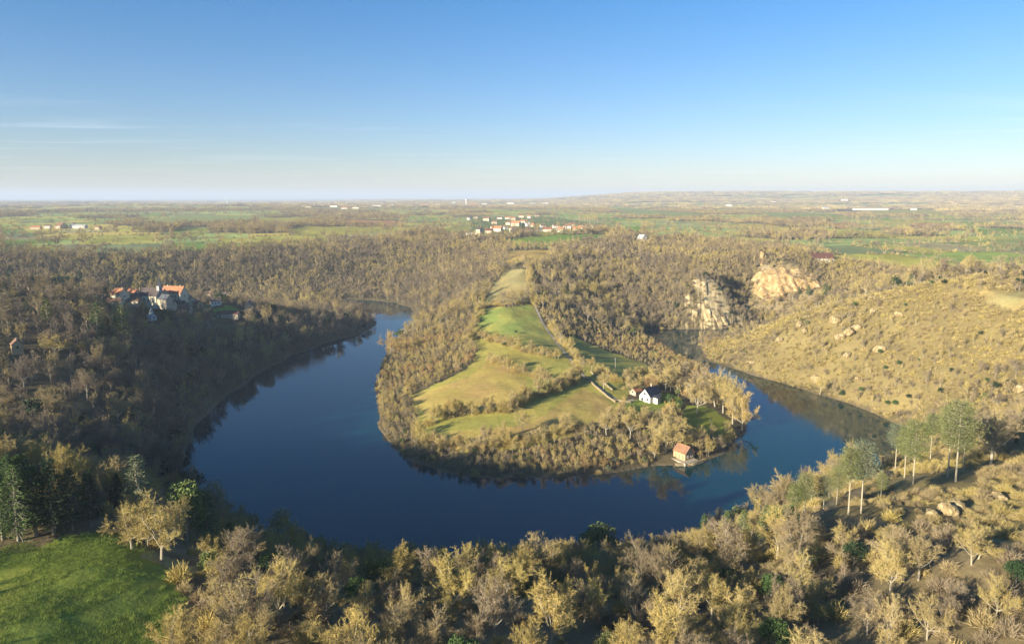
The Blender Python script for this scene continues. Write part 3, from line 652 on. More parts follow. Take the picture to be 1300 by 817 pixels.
# hilltop village
HG = 'houses of the hilltop village'
for a_ in [(598, 298, 14, 5, 3, 1.6, 0, 'white', 'brown', 'long low white barn at the edge of the hilltop village', 'barn'),
    (609, 299, 8, 8, 9, 3.5, -40, 'beige', 'dark', 'tall beige house standing highest at the village end', 'house'),
    (621, 296, 10, 7, 4, 3, -20, 'beige', 'maroon', 'dark-red-roofed house beside the tall beige one', 'house'),
    (633, 294, 13, 8, 5, 4, -35, 'white', 'orange', 'white gabled house with orange roof above the bright field', 'house'),
    (641, 291, 9, 7, 4, 3, -60, 'white', 'brown', 'white house just above the hedge of the bright field', 'house'),
    (650, 295, 7, 6, 6, 3, -50, 'white', 'brown', 'narrow white house above the bright field', 'house'),
    (655, 287, 18, 10, 6, 5, -25, 'cream', 'orange', 'big cream house with orange roof at the village centre', 'house'),
    (670, 287, 11, 8, 6, 4, -70, 'white', 'brown', 'white gable-fronted house between two dark conifers', 'house'),
    (670, 295, 10, 7, 4, 3, 5, 'beige', 'brown', 'beige cottage below the white gable-fronted house', 'house'),
    (685, 294, 6, 6, 4, 3, -60, 'white', 'dark', 'tiny white house beside the dark conifer', 'house'),
    (695, 294, 15, 8, 4, 3, -8, 'cream', 'red', 'cream bungalow with pale red roof above the olive field', 'house'),
    (706, 290, 12, 7, 5, 3, 10, 'white', 'brown', 'brown-roofed white house behind the bungalows', 'house'),
    (720, 291, 14, 8, 6, 4, -10, 'white', 'brown', 'two-storey white house with brown roof near the poplars', 'house'),
    (732, 294, 13, 8, 5, 3.5, -12, 'cream', 'orange', 'cream house with bright orange roof nearest the poplars', 'house'),
    (744, 290, 12, 7, 4, 3, 12, 'white', 'dark', 'dark-roofed white house under the poplars', 'house'),
    (757, 290, 14, 7, 3.5, 2.5, 20, 'beige', 'dark', 'dark-roofed farm shed at the last houses of the village', 'shed'),
    (596, 279, 12, 8, 5, 4, -50, 'white', 'dark', 'white house apart on the far side of the village', 'house'),
    (604, 277, 10, 7, 4, 3, 10, 'white', 'brown', 'brown-roofed white cottage apart on the far side', 'house'),
    (618, 280, 16, 9, 5, 4, -25, 'beige', 'brown', 'wide beige farmhouse with brown roof behind the village', 'house'),
    (634, 278, 14, 8, 4, 3, 0, 'white', 'brown', 'long white house with brown roof in the back row', 'house'),
    (645, 278, 16, 8, 4, 3, 5, 'white', 'orange', 'long white house with orange roof in the back row', 'house'),
    (662, 276, 14, 8, 5, 3, -10, 'cream', 'brown', 'cream house in the back row of the hilltop village', 'house'),
    (672, 277, 12, 8, 5, 3, -30, 'white', 'orange', 'white house with orange roof at the end of the back row', 'house'),
    (682, 275, 12, 8, 4, 3, 5, 'beige', 'brown', 'beige house beyond the back row', 'house'), (627, 292, 10, 7, 4, 3, 20, 'cream', 'orange', 'small orange-roofed house behind the dark-red-roofed one', 'house'),
    (646, 285, 11, 8, 4, 3, -35, 'cream', 'red', 'red-roofed house left of the big cream one', 'house'), (664, 283, 11, 7, 4, 3, -15, 'white', 'orange', 'orange-roofed white house behind the big cream one', 'house'), (678, 288, 11, 7, 4, 3, -30, 'beige', 'orange', 'orange-roofed beige house behind the dark conifer', 'house'),
    (689, 289, 10, 7, 4, 3, 15, 'white', 'brown', 'small brown-roofed white house behind the bungalow', 'house'), (712, 294, 11, 7, 4, 3, -30, 'white', 'orange', 'orange-roofed white house beside the bungalow', 'house'), (726, 287, 12, 7, 4, 3, 8, 'beige', 'red', 'red-roofed beige house in the second row near the poplars', 'house'),
    (738, 291, 10, 7, 4, 3, -40, 'white', 'orange', 'tiny orange-roofed house between the last two houses', 'house'), (764, 293, 12, 7, 3.6, 3, -8, 'pinkish', 'brown', 'pinkish cottage past the farm shed', 'house'), (628, 284, 12, 8, 4, 3, -12, 'beige', 'brown', 'brown-roofed beige house in the middle row', 'house'), (652, 279, 12, 8, 4, 3, -20, 'cream', 'orange', 'cream orange-roofed house between middle and back rows', 'house')]:
    a_ = list(a_); a_[2] *= 1.2; a_[3] *= 1.15; a_[4] *= 1.2; a_[5] *= 1.15
    house(*a_[:10], name=a_[10], group=HG, cat=a_[10], rows=2 if a_[4] > 5.5 else 1, clr=11)
house(815, 305, 13, 9, 4, 5, -60, 'white', 'pale', 'lone white house on the rim above the wooded slope', clr=13)
house(1040, 331, 28, 16, 3.2, 5.5, -6, 'white', 'maroon', 'large hall with dark red roof above the quarry', name='hall', cat='hall', chim=0, wins=6, clr=14, nclear=1)
# far farms and town
FG = 'far farm buildings across the plateau'
for px, py, L, D, hw, hr, dg, wl, rf, lb, nm in [
    (100, 290, 32, 14, 5, 3, 4, 'white', 'pale', 'long white farm shed in front of the grey barn', 'farm_shed'), (78, 290, 24, 18, 5, 7, -30, 'stone', 'brown', 'big steep-roofed barn beside the white farm shed', 'barn'),
    (61, 290, 12, 9, 5, 3, 10, 'white', 'brown', 'small white farmhouse beside the steep barn', 'farmhouse'), (46, 291, 20, 9, 4, 3, 10, 'beige', 'orange', 'low orange-roofed farm building in the hedged fields', 'farm_building'),
    (125, 291, 12, 8, 4, 3, -10, 'pinkish', 'brown', 'small pinkish house at the end of the farm', 'house'), (94, 288, 10, 8, 6, 4, -40, 'white', 'dark', 'white farmhouse behind the long shed', 'farmhouse'),
    (925, 263, 40, 16, 8, 9, -20, 'white', 'pale', 'white farm alone on the wooded ridge', 'farm'), (1105, 267, 190, 26, 7, 3, 1, 'white', 'pale', 'very long pale factory shed on the plain', 'factory'),
    (1048, 266, 36, 16, 7, 5, 10, 'white', 'pale', 'white shed before the long factory', 'shed'), (1160, 267, 30, 14, 7, 4, 0, 'white', 'pale', 'white building at the end of the plain', 'building'),
    (1072, 255, 60, 20, 8, 6, 0, 'white', 'pale', 'white farm far up on the wooded hills', 'farm'), (982, 257, 40, 20, 8, 6, 0, 'white', 'brown', 'small pale farm far up on the wooded hills', 'farm'),
    (1212, 259, 40, 20, 8, 6, 0, 'pinkish', 'brown', 'pinkish farm on the farthest hills', 'farm'), (995, 264, 50, 16, 5, 4, 3, 'beige', 'brown', 'beige barns at the foot of the hills', 'barn'),
    (392, 264, 30, 14, 6, 5, 3, 'cream', 'brown', 'cream house at the start of the far town', 'house'), (424, 263, 46, 18, 7, 6, -6, 'white', 'brown', 'wide white house of the far town', 'house'),
    (437, 266, 30, 14, 6, 5, 6, 'white', 'orange', 'orange-roofed white house of the far town', 'house'), (452, 265, 36, 14, 6, 5, -8, 'cream', 'brown', 'cream house of the far town', 'house'),
    (479, 263, 56, 20, 8, 4, 0, 'white', 'pale', 'white shed of the far town beneath dark trees', 'shed'), (498, 262, 26, 14, 7, 5, 0, 'white', 'pale', 'small white building of the far town', 'building'),
    (538, 261, 70, 20, 6, 6, 0, 'cream', 'orange', 'long cream buildings between town and water tower', 'building'), (556, 261, 44, 18, 6, 5, 0, 'white', 'pale', 'pale shed between town and water tower', 'shed'),
    (576, 259, 30, 20, 10, 8, 0, 'white', 'pale', 'small white house near the water tower', 'house'), (601, 261, 84, 26, 8, 8, 0, 'cream', 'orange', 'long orange-roofed hall beside the water tower', 'hall'),
    (615, 260, 50, 20, 8, 5, 0, 'white', 'pale', 'white shed beyond the orange-roofed hall', 'shed'), (648, 259, 70, 24, 9, 4, 0, 'white', 'pale', 'white hangar on the horizon', 'hangar'),
    (676, 259, 60, 22, 8, 4, 0, 'cream', 'pale', 'cream sheds on the horizon', 'shed'), (692, 259, 60, 22, 8, 4, 0, 'white', 'pale', 'pale low building on the horizon', 'building'),
    (720, 258, 50, 20, 8, 5, 0, 'cream', 'brown', 'cream farm at the foot of the wooded rise', 'farm')]:
    d_ = math.hypot(*hit(px, py)[:2])
    house(px, py, L, D, hw, hr, dg, wl, rf, lb, name=nm, group=FG, cat=nm.replace('_', ' '), chim=0, wins=5, clr=max(L, D) * .8 + 12 + (25 if d_ > 3500 else 0), nclear=4, dz=1 if d_ < 3500 else 3)
x, y, z = hit(592, 262)
wt = thing('water_tower', 'tall white water tower on the horizon', 'water tower', (x, y, z)); d_ = math.hypot(x, y); u = d_ / 900
g = Geo(); g.seg((0, 0, -3), (0, 0, 6.5 * u), .9 * u, .75 * u, 12); link_mesh('shaft', g.v, g.f, WM['white'], wt); g = Geo(); g.seg((0, 0, 6.5 * u), (0, 0, 7.6 * u), .8 * u, 1.6 * u, 12); g.seg((0, 0, 7.6 * u), (0, 0, 9 * u), 1.6 * u, 1.5 * u, 12); g.seg((0, 0, 9 * u), (0, 0, 9.4 * u), 1.5 * u, .2 * u, 12); link_mesh('tank', g.v, g.f, WM['white'], wt)
AV.append((x, y, 60))
x, y, z = hit(289, 261)
wt = thing('radio_mast', 'slim white mast on the horizon above the woods', 'mast', (x, y, z)); u = math.hypot(x, y) / 900
g = Geo(); g.seg((0, 0, -3), (0, 0, 8.5 * u), .45 * u, .3 * u, 8); link_mesh('pole', g.v, g.f, WM['white'], wt); g = Geo(); g.seg((0, 0, 3.4 * u), (0, 0, 4.6 * u), .8 * u, .8 * u, 10); link_mesh('platform', g.v, g.f, WM['white'], wt)

# ------------------------------------------------------------------ rock faces
M_rock, t, b = new_mat('pale_rock'); b.inputs['Roughness'].default_value = .9
tc = t.nodes.new('ShaderNodeTexCoord'); mp = t.nodes.new('ShaderNodeMapping'); mp.inputs['Scale'].default_value = (1, 1, .45); mp.inputs['Rotation'].default_value = (0, .5, 0); t.links.new(tc.outputs['Object'], mp.inputs[0])
n = t.nodes.new('ShaderNodeTexNoise'); n.inputs['Scale'].default_value = .22; n.inputs['Detail'].default_value = 8; n.inputs['Roughness'].default_value = .68; t.links.new(mp.outputs[0], n.inputs['Vector'])
M_quarry = M_rock.copy(); M_quarry.name = 'ochre_quarry_rock'
def ramp_to(m, stops):
    t = m.node_tree; n = [q for q in t.nodes if q.type == 'TEX_NOISE'][0]; r = t.nodes.new('ShaderNodeValToRGB'); e = r.color_ramp.elements
    while len(e) < len(stops): e.new(.5)
    for i_, (p_, c_) in enumerate(stops): e[i_].position = p_; e[i_].color = (*c_, 1)
    t.links.new(n.outputs['Fac'], r.inputs['Fac']); t.links.new(r.outputs[0], t.nodes['Principled BSDF'].inputs['Base Color'])
    bp = t.nodes.new('ShaderNodeBump'); bp.inputs['Distance'].default_value = 2; bp.inputs['Strength'].default_value = .7; t.links.new(n.outputs['Fac'], bp.inputs['Height']); t.links.new(bp.outputs[0], t.nodes['Principled BSDF'].inputs['Normal'])
ramp_to(M_rock, [(.3, (.19, .135, .06)), (.46, (.30, .22, .11)), (.55, (.50, .38, .20)), (.72, (.60, .50, .32))])
ramp_to(M_quarry, [(.3, (.28, .17, .08)), (.47, (.40, .26, .12)), (.55, (.50, .35, .17)), (.72, (.60, .47, .28))])
M_cliff = M_rock.copy(); M_cliff.name = 'warm_cliff_rock'
for e_, c_ in zip([q for q in M_cliff.node_tree.nodes if q.type == 'VALTORGB'][0].color_ramp.elements, [(.24, .17, .08), (.40, .30, .15), (.56, .44, .25), (.68, .57, .38)]): e_.color = (*c_, 1)
def rock_face(name, label, cat, base, top, mat, seed, amp=4.0, nu=110, nv=60, depth=16, bias=1.5):
    """base, top: world points along the foot and the lip of the face; a solid slab with broken front and flat back"""
    B = np.array(base, float); T = np.array(top, float)
    def res(Q):
        s_ = np.linspace(0, 1, len(Q)); u = np.linspace(0, 1, nu); return np.column_stack([np.interp(u, s_, Q[:, k]) for k in range(3)])
    B, T = res(B), res(T); V = []; d = unit(np.array([B.mean(0)[0], B.mean(0)[1], 0])) * -1
    for v in range(nv):
        w = v / (nv - 1); st = w + .035 * math.sin(w * 19)
        p = B + (T - B) * st; n1_ = fbm(p[:, 0] / 11, p[:, 2] / 7 + seed, seed, 4) - .5; n2_ = 1.6 * np.abs(vnoise(p[:, 0] / 4.5 + p[:, 2] / 14, p[:, 2] / 26, seed + 3) - .5) + .5 * (np.floor(4 * vnoise(p[:, 0] / 9, p[:, 2] / 3.2, seed + 8)) / 4)
        uu = np.linspace(0, 1, nu); ed = np.minimum(sstep(0, .22, uu), sstep(1, .78, uu)) * min(1, .35 + w * 3) * min(1, .3 + (1 - w) * 5)
        q = p + d[None, :] * ((n1_ * 2 * amp + n2_ * amp * (.8 if mat is not M_cliff else .35) + bias - (1 - ed) * (amp * 1.6 + bias))[:, None]); q[:, 2] += (fbm(p[:, 0] / 8, p[:, 1] * 0 + seed, seed + 5, 3) - .5) * (3.5 if w > .9 else 1)
        V.append(q)
    V = np.array(V); back = V.copy(); back -= d * depth; back[:, :, 2] = V[:, :, 2] - .5
    n_ = nu * nv; Fc = []
    for v in range(nv - 1):
        for u in range(nu - 1):
            k = v * nu + u; Fc.append((k, k + 1, k + nu + 1, k + nu)); Fc.append((n_ + k, n_ + k + nu, n_ + k + nu + 1, n_ + k + 1))
    for u in range(nu - 1):
        k = (nv - 1) * nu + u; Fc.append((k, k + 1, n_ + k + 1, n_ + k)); Fc.append((u, n_ + u, n_ + u + 1, u + 1))
    for v in range(nv - 1):
        k = v * nu; Fc.append((k, k + nu, n_ + k + nu, n_ + k)); k += nu - 1; Fc.append((k, n_ + k, n_ + k + nu, k + nu))
    return tag(link_mesh(name, np.vstack([V.reshape(-1, 3), back.reshape(-1, 3)]), Fc, mat), label, cat)
rock_face('quarry_cliff', 'ochre quarry face cut into the far hillside', 'quarry face', [PD(*p) for p in [(946, 372, 800), (962, 381, 792), (985, 384, 788), (1005, 376, 800), (1042, 368, 812), (1052, 362, 826)]],
          [PD(*p) for p in [(953, 352, 822), (972, 342, 822), (1000, 340, 826), (1018, 342, 830), (1034, 350, 832), (1046, 359, 834)]], M_quarry, 3, 4.5)
rock_face('quarry_pillar', 'narrow pale rock pillar beside the quarry gap', 'rock pillar', [PD(*p) for p in [(958, 350, 842), (966, 350, 836), (972, 350, 842)]], [PD(*p) for p in [(966, 320, 852), (970, 321, 852), (976, 328, 854)]], M_quarry, 5, 2.5, 20, 24)
rock_face('quarry_ledge', 'small pale quarry ledge above the main face', 'rock ledge', [PD(*p) for p in [(980, 320, 868), (990, 323, 862), (1003, 320, 868)]], [PD(*p) for p in [(980, 314, 884), (990, 314, 884), (1001, 317, 880)]], M_quarry, 6, 2, 24, 14)
for k_, (lb_, bs_, tp_) in enumerate([('pale rock rib rising from the river left of the cliff', [(876, 413, 707), (888, 417, 701)], [(878, 384, 730), (887, 377, 735)]),
    ('tallest pale rock rib in the middle of the river cliff', [(892, 419, 699), (907, 419, 700)], [(893, 388, 727), (903, 383, 731)]), ('slanting pale slab running down to the water on the cliff', [(909, 418, 700), (931, 415, 705)], [(902, 396, 718), (922, 399, 718)]),
    ('narrow pale rib at the quarry end of the river cliff', [(934, 413, 707), (945, 409, 712)], [(935, 384, 732), (942, 389, 728)]), ('upper crag crowning the river cliff', [(884, 378, 735), (902, 380, 734)], [(886, 357, 752), (899, 354, 755)]),
    ('small crag beside the upper crag in the wooded slope', [(860, 380, 738), (871, 381, 736)], [(862, 365, 748), (870, 364, 748)])]):
    sh_ = lambda q: (q[0], q[1], q[2] + .3)
    rock_face('river_cliff_rock', lb_, 'cliff', [sh_(hit(*p[:2])) for p in bs_], [sh_(hit(*p[:2])) for p in tp_], M_cliff, 9 + k_ * 3, 4.2, 50, 46, 8, .2)['group'] = 'rock ribs of the river cliff'
M_out = M_rock.copy(); M_out.name = 'pale_outcrop'; [q for q in M_out.node_tree.nodes if q.type == 'TEX_NOISE'][0].inputs['Scale'].default_value = .8
def boulder(px, py, s, label, k):
    g = Geo(); nu, nv = 16, 10; V = []
    for v in range(nv):
        for u in range(nu):
            a, e = 2 * math.pi * u / nu, math.pi * (v + .5) / nv - math.pi / 2; d = np.array([math.cos(a) * math.cos(e), math.sin(a) * math.cos(e), math.sin(e)])
            r = .62 + .75 * float(fbm(np.array([d[0] * 1.7 + k * 7]), np.array([d[1] * 1.7 + d[2] * 2.3]), 70 + k, 3)[0]); V.append(d * r * s * np.array([1.2, .8, .8]))
    Fc = [(v * nu + u, v * nu + (u + 1) % nu, (v + 1) * nu + (u + 1) % nu, (v + 1) * nu + u) for v in range(nv - 1) for u in range(nu)] + [tuple(range(nu))[::-1], tuple(range((nv - 1) * nu, nv * nu))]
    o = link_mesh('rock_outcrop', V, Fc, M_out); x, y, z = hit(px, py); o.location = (x, y, z + s * .25); o.rotation_euler = (0, .3, k * 1.3); AV.append((x, y, s * 1.1)); AV.append((x * (1 - s * 2 / 400), y * (1 - s * 2 / 400), s))
    tag(o, label, 'rock', 'pale rocks on the sunlit scrub hill')
for k, a_ in enumerate([(990, 433, 3, 'pale rock low on the scrub hill near the far arm of the river'), (1078, 424, 4.5, 'largest pale crag on the shoulder of the scrub hill'), (1117, 445, 3.4, 'pale rock beside a green bush halfway up the scrub hill'),
    (1076, 452, 3, 'small pale rock below the largest crag'), (1036, 483, 3.4, 'pale rock bluff just above the shaded bank'), (1089, 481, 1.8, 'little pale rock beside the bluff above the bank'),
    (1059, 408, 4.2, 'pale rock streak near the crest of the scrub hill'), (1086, 418, 3.2, 'pale rock touching the largest crag from behind'), (1015, 413, 3, 'pale rock at the river end of the crest'),
    (1141, 400, 2.6, 'small pale rock under the crest beyond the bare shrubs'), (1109, 397, 3, 'flat pale rock on the crest'), (1201, 650, 2.2, 'white boulder in grass below the tall pines'),
    (1214, 646, 1.8, 'small white boulder beside the larger one below the pines'), (1183, 656, 1.6, 'half-buried white rock near the shadow edge'), (1268, 633, 1.5, 'lone white rock on the golden slope'),
    (1129, 607, 2.2, 'pale rock between the two groups of pines'), (1296, 496, 3, 'pale crag at the edge of the view on the scrub hill'), (1066, 429, 3.2, 'pale rock on the river side of the largest crag'), (1022, 421, 2.6, 'pale rock between crest and river bend'),
    (955, 462, 2.4, 'pale rock by the water at the foot of the scrub hill')]): boulder(*a_, k)

# ------------------------------------------------------------------ lane, walls, poles, jetties, garden hedge
def drape(name, pts, w, mat, lift=.12, step=2.0):
    P_ = np.array(pts); s_ = np.concatenate([[0], np.cumsum(np.hypot(*np.diff(P_, axis=0).T))]); u = np.arange(0, s_[-1], step)
    x = np.interp(u, s_, P_[:, 0]); y = np.interp(u, s_, P_[:, 1]); tx, ty = np.gradient(x), np.gradient(y); L_ = np.hypot(tx, ty); nx, ny = -ty / L_, tx / L_
    w_ = w * (1 + .3 * (vnoise(u / 9, u * 0, 77) - .5)); rows = [(-.5), (-.17), (.17), (.5)]; V = []; Fc = []
    for q in rows: V.append(np.column_stack([x + nx * w_ * q, y + ny * w_ * q, ground(x + nx * w_ * q, y + ny * w_ * q) + lift]))
    n_ = len(x); V = np.vstack(V)
    for q in range(3):
        for i_ in range(n_ - 1): Fc.append((q * n_ + i_, (q + 1) * n_ + i_, (q + 1) * n_ + i_ + 1, q * n_ + i_ + 1)[::-1])
    return link_mesh(name, V, Fc, mat, smooth=True)
tr = drape('track', TRACK, 1.7, plain('track_earth', (.42, .36, .26), .9, .25, .4)); tr['kind'] = 'structure'; tr['label'] = 'narrow earth lane down the spine of the peninsula'
M_wall = plain('dry_stone', (.29, .23, .14), .95, .35, 1.2)
def wall(pts_px, h, w, label, name='stone_wall', mat=None, cat='wall'):
    P_ = np.array([hit(*p)[:2] for p in pts_px]); s_ = np.concatenate([[0], np.cumsum(np.hypot(*np.diff(P_, axis=0).T))]); u = np.arange(0, s_[-1], 1.2)
    x = np.interp(u, s_, P_[:, 0]); y = np.interp(u, s_, P_[:, 1]); tx, ty = np.gradient(x), np.gradient(y); L_ = np.hypot(tx, ty) + 1e-6; nx, ny = -ty / L_, tx / L_; z = ground(x, y); n_ = len(x); V = []; Fc = []
    hh = h * (.85 + .35 * vnoise(u / 2.5, u * 0, 78))
    for q, zz in ((-.5, -.8), (-.4, 0), (.4, 0), (.5, -.8)): V.append(np.column_stack([x + nx * w * q, y + ny * w * q, z + (hh if zz == 0 else zz)]))
    V = np.vstack(V)
    for q in range(4):
        for i_ in range(n_ - 1): Fc.append((q * n_ + i_, ((q + 1) % 4) * n_ + i_, ((q + 1) % 4) * n_ + i_ + 1, q * n_ + i_ + 1))
    Fc += [(0, n_, 2 * n_, 3 * n_), (n_ - 1, 4 * n_ - 1, 3 * n_ - 1, 2 * n_ - 1)]
    tag(link_mesh(name, V, Fc, mat or M_wall), label, cat)
    for i_ in range(0, n_, 3): AV.append((x[i_], y[i_], 2.2))
wall([(744, 479), (756, 491), (770, 503), (782, 511)], 1.1, .7, 'sunlit stone wall along the lower side of the lane above the white house')
wall([(750, 472), (762, 482), (778, 496)], 1.0, .7, 'shaded stone wall along the upper side of the lane')
wall([(778, 508), (790, 510), (803, 511)], 1.1, .8, 'short pale garden wall joining the lane to the white house')
wall([(858, 590), (880, 589), (893, 585)], .9, 1.6, 'low mossy quay wall in front of the boathouse', name='quay_wall')
def hedge_mass(name, pts_px, h, w, label):
    P_ = np.array([hit(*p)[:2] for p in pts_px]); s_ = np.concatenate([[0], np.cumsum(np.hypot(*np.diff(P_, axis=0).T))]); g = Geo()
    for u in np.arange(0, s_[-1], .06):
        x = np.interp(u, s_, P_[:, 0]); y = np.interp(u, s_, P_[:, 1]); k = RN.normal(size=3) * (.33 * w, .33 * w, .28 * h); g.leaf(np.array([x + k[0], y + k[1], gz(x, y) + h * .55 + k[2]]) if False else np.array([x + k[0], y + k[1], h * .55 + k[2]]), .32)
    x = np.array([v[0] for v in g.v]); y = np.array([v[1] for v in g.v]); zz = ground(x, y); V = [(v[0], v[1], v[2] + zz[i_]) for i_, v in enumerate(g.v)]
    o = tag(link_mesh(name, V, g.f, M_needle), label, 'hedge'); o['tone'] = .3; o['lum'] = .9
    for p in P_: AV.append((p[0], p[1], 3))
hedge_mass('garden_hedge', [(800, 515), (804, 526), (812, 533), (828, 533), (845, 528), (860, 520), (868, 511)], 1.6, 1.5, 'curved clipped dark hedge around the garden of the white house')
M_pole = plain('weathered_pole', (.42, .38, .32), .8, .15, 3)
for px, py, h, lb in [(781, 470, 9, 'wooden utility pole in the pasture behind the white house'), (902, 552, 9, 'wooden utility pole on the lawn near the water'), (712, 437, 9, 'wooden utility pole beside the lane in the upper pasture')]:
    x, y, z = hit(px, py); t_ = thing('utility_pole', lb, 'utility pole', (x, y, z), .4)
    g = Geo(); g.seg((0, 0, -1), (0, 0, h), .17, .12, 8); link_mesh('pole', g.v, g.f, M_pole, t_); link_mesh('crossarm', *boxes([(-.9, .9, .13, .25, h - .9, h - .75)]), M_pole, t_)
    for sx in (-.75, 0, .75): link_mesh('insulator', *boxes([(sx - .06, sx + .06, .13, .25, h - .745, h - .5)]), M_white, t_)
    AV.append((x, y, 3))
print('buildings', round(time.time() - T0, 1))

# ------------------------------------------------------------------ single trees
_mc = {}
def two(name_key, wd, tw, leafmat):
    k = id(wd)
    if k not in _mc: _mc[k] = (mesh_of('trunk', wd, [M_bark]), mesh_of('crown', tw, [leafmat]))
    return _mc[k]
def plant(name, cat, label, x, y, z, meshes, sx, sz, tone, lum, group=None, bark=None):
    t_ = thing(name, label, cat, (x, y, z), RN.uniform(0, 6.28), group); t_.scale = (sx, sx, sz)
    for nm, me_, tn in (('trunk', meshes[0], tone if bark is None else bark), ('crown', meshes[1], tone)):
        o = bpy.data.objects.new(nm, me_); C.objects.link(o); o.parent = t_; o['tone'] = float(tn); o['lum'] = float(lum)
    return t_
def special(name, cat, label, base, top, kinds, H0, mat, tone, lum, wide=1.0, group=None, bark=None, clr=None, tall=1.0):
    x, y, z = hit(*base); d = math.hypot(x, y); a0 = PITCH + math.atan((base[1] - 364) / F); a1 = PITCH + math.atan((top[1] - 364) / F)
    h = max(2.0, d * (math.tan(a0) - math.tan(a1)) * tall * .97 / max(.6, 1)); s_ = h / H0
    wd, tw = kinds[RN.integers(len(kinds))]
    plant(name, cat, label, x, y, z, two(name, wd, tw, mat), s_ * wide, s_, tone, lum, group, bark)
    clear_view(x, y, clr if clr else max(2.5, h * .3), 2); return x, y, z, h
NB = [(n_[2], n_[3]) for n_ in NEAR]
CG = 'conifers on the edge of the meadow'
special('conifer', 'conifer', 'pale blue-green broad conifer standing behind the round oak of the meadow', (177, 668), (178, 586), [FIR3[0]], 12, M_needle, .95, 1.25, 1.25, CG, .4)
special('conifer', 'conifer', 'bright green bushy conifer between the round oak and the water', (238, 696), (236, 618), [EVER[0]], 8, M_needle, .62, 1.4, .8, CG, .4)
special('conifer', 'conifer', 'small narrow green conifer beside the bright bushy one', (264, 690), (264, 626), [FIR3[1]], 12, M_needle, .6, 1.3, 1.3, CG, .4)
for k, (bx, by, tx, ty, tn, lm, lb) in enumerate([(4, 684, 6, 612, .45, 1.0, 'dark conifer at the frame edge of the meadow'), (24, 686, 25, 606, .55, 1.1, 'yellow-green lit conifer on the meadow edge'), (46, 680, 46, 604, .3, .9, 'dark tall conifer second in the meadow row'),
    (68, 677, 68, 596, .25, .85, 'blackish dense conifer in the middle of the meadow row'), (92, 672, 92, 604, .3, .9, 'dark conifer with lit rim in the meadow row'), (116, 668, 116, 606, .2, .85, 'last dark conifer of the meadow row'),
    (12, 640, 14, 588, .5, 1.1, 'conifer with bright top behind the meadow row'), (36, 636, 40, 590, .35, 1., 'dark conifer behind the meadow row'), (150, 648, 148, 606, .15, .8, 'small dark conifer in deep shade beside the pale one')]):
    special('conifer', 'conifer', lb, (bx, by), (tx, ty), FIR3, 12, M_needle, tn, lm, 1.25, CG, .3)
for bx, by, tx, ty, tn, lb in [(8, 590, 8, 552, .5, 'green fir tip rising over the golden wood at the frame edge'), (20, 588, 22, 556, .45, 'second fir tip over the golden wood'), (90, 588, 92, 555, .65, 'bright fir tip over the golden wood near the ravine'), (119, 592, 120, 564, .6, 'yellowish fir tip at the end of the golden wood'), (138, 600, 136, 568, .9, 'pale grey-green conifer at the corner of the golden wood'), (157, 606, 156, 574, .85, 'grey-green conifer just behind the corner one')]:
    special('conifer', 'conifer', lb, (bx, by), (tx, ty), FIR3, 12, M_needle, tn, 1.1, 1.3, 'firs in the golden wood', .4)
special('oak_tree', 'tree', 'round golden bare tree with one pale trunk at the corner of the meadow', (205, 712), (190, 641), [NB[5]], 11, M_twig, .66, 1.1, 1.05, None, .5)
special('bare_tree', 'tree', 'low golden bare tree beside the round one at the meadow corner', (168, 697), (163, 650), [NB[1]], 11, M_twig, .62, 1.05, 1.2, None, .5)
LG = 'evergreens on the shaded ridge'
for bx, by, tx, ty, tn, lm, wd_, ks, lb in [(15, 366, 14, 341, .1, .9, 1.1, 'f', 'dark conifer topping the shaded ridge at the frame edge'), (34, 366, 33, 350, .1, .9, 1.6, 'e', 'dark rounded evergreen on the ridge crest'), (75, 366, 74, 352, .1, .8, 1.5, 'e', 'first of the dark evergreen clump on the ridge'),
    (86, 367, 86, 352, .05, .8, 1.5, 'e', 'middle of the dark evergreen clump on the ridge'), (101, 369, 102, 346, .15, .9, 1.1, 'f', 'tallest conifer of the dark clump on the ridge'), (61, 412, 61, 383, .7, 1.0, 1.2, 'f', 'pale green conifer on the dark slope'),
    (34, 400, 34, 384, .5, 1.0, 1.3, 'f', 'small green conifer on the dark slope'), (124, 426, 122, 388, .55, 1.0, 1.0, 'f', 'large green conifer below the church'), (156, 432, 156, 392, .75, 1.1, 1.0, 'f', 'bright green conifer nearest the white pavilion'),
    (136, 430, 137, 404, .15, .8, 1.1, 'f', 'dark conifer between the two green ones'), (8, 385, 6, 364, .2, .9, 1.2, 'f', 'dark conifer at the frame edge of the dark slope'), (112, 392, 110, 376, .2, .9, 1.3, 'f', 'small dark conifer above the large green one'),
    (214, 410, 213, 392, .5, .9, 1.2, 'f', 'slim conifer beside the pavilion'), (281, 385, 281, 372, .2, .9, 1.3, 'e', 'dark evergreen in the village gardens'), (345, 400, 345, 386, .2, .8, 1.3, 'e', 'dark evergreen beside the pale strip field'), (330, 386, 330, 374, .4, .8, 1.3, 'f', 'green conifer behind the village gardens'), (430, 412, 430, 396, .2, .8, 1.2, 'f', 'dark conifer near the tip of the spur')]:
    special('conifer' if ks == 'f' else 'evergreen_tree', 'conifer' if ks == 'f' else 'evergreen tree', lb, (bx, by), (tx, ty), FIR2 if ks == 'f' else EVERF, 12 if ks == 'f' else 8, M_needle, tn, lm, wd_ * 1.1, LG, .3)
special('cypress', 'cypress', 'golden-green cypress below the village', (238, 410), (238, 396), COL2, 12, M_needle, .8, 1.0, 1.6, LG, .3)
special('poplar', 'poplar', 'pale bushy poplar in front of the church gable', (183, 399), (181, 383), [MID[2]], 11, M_twig, .7, 1.1, .6, LG)
PG = 'tall pines on the sunlit near slope'
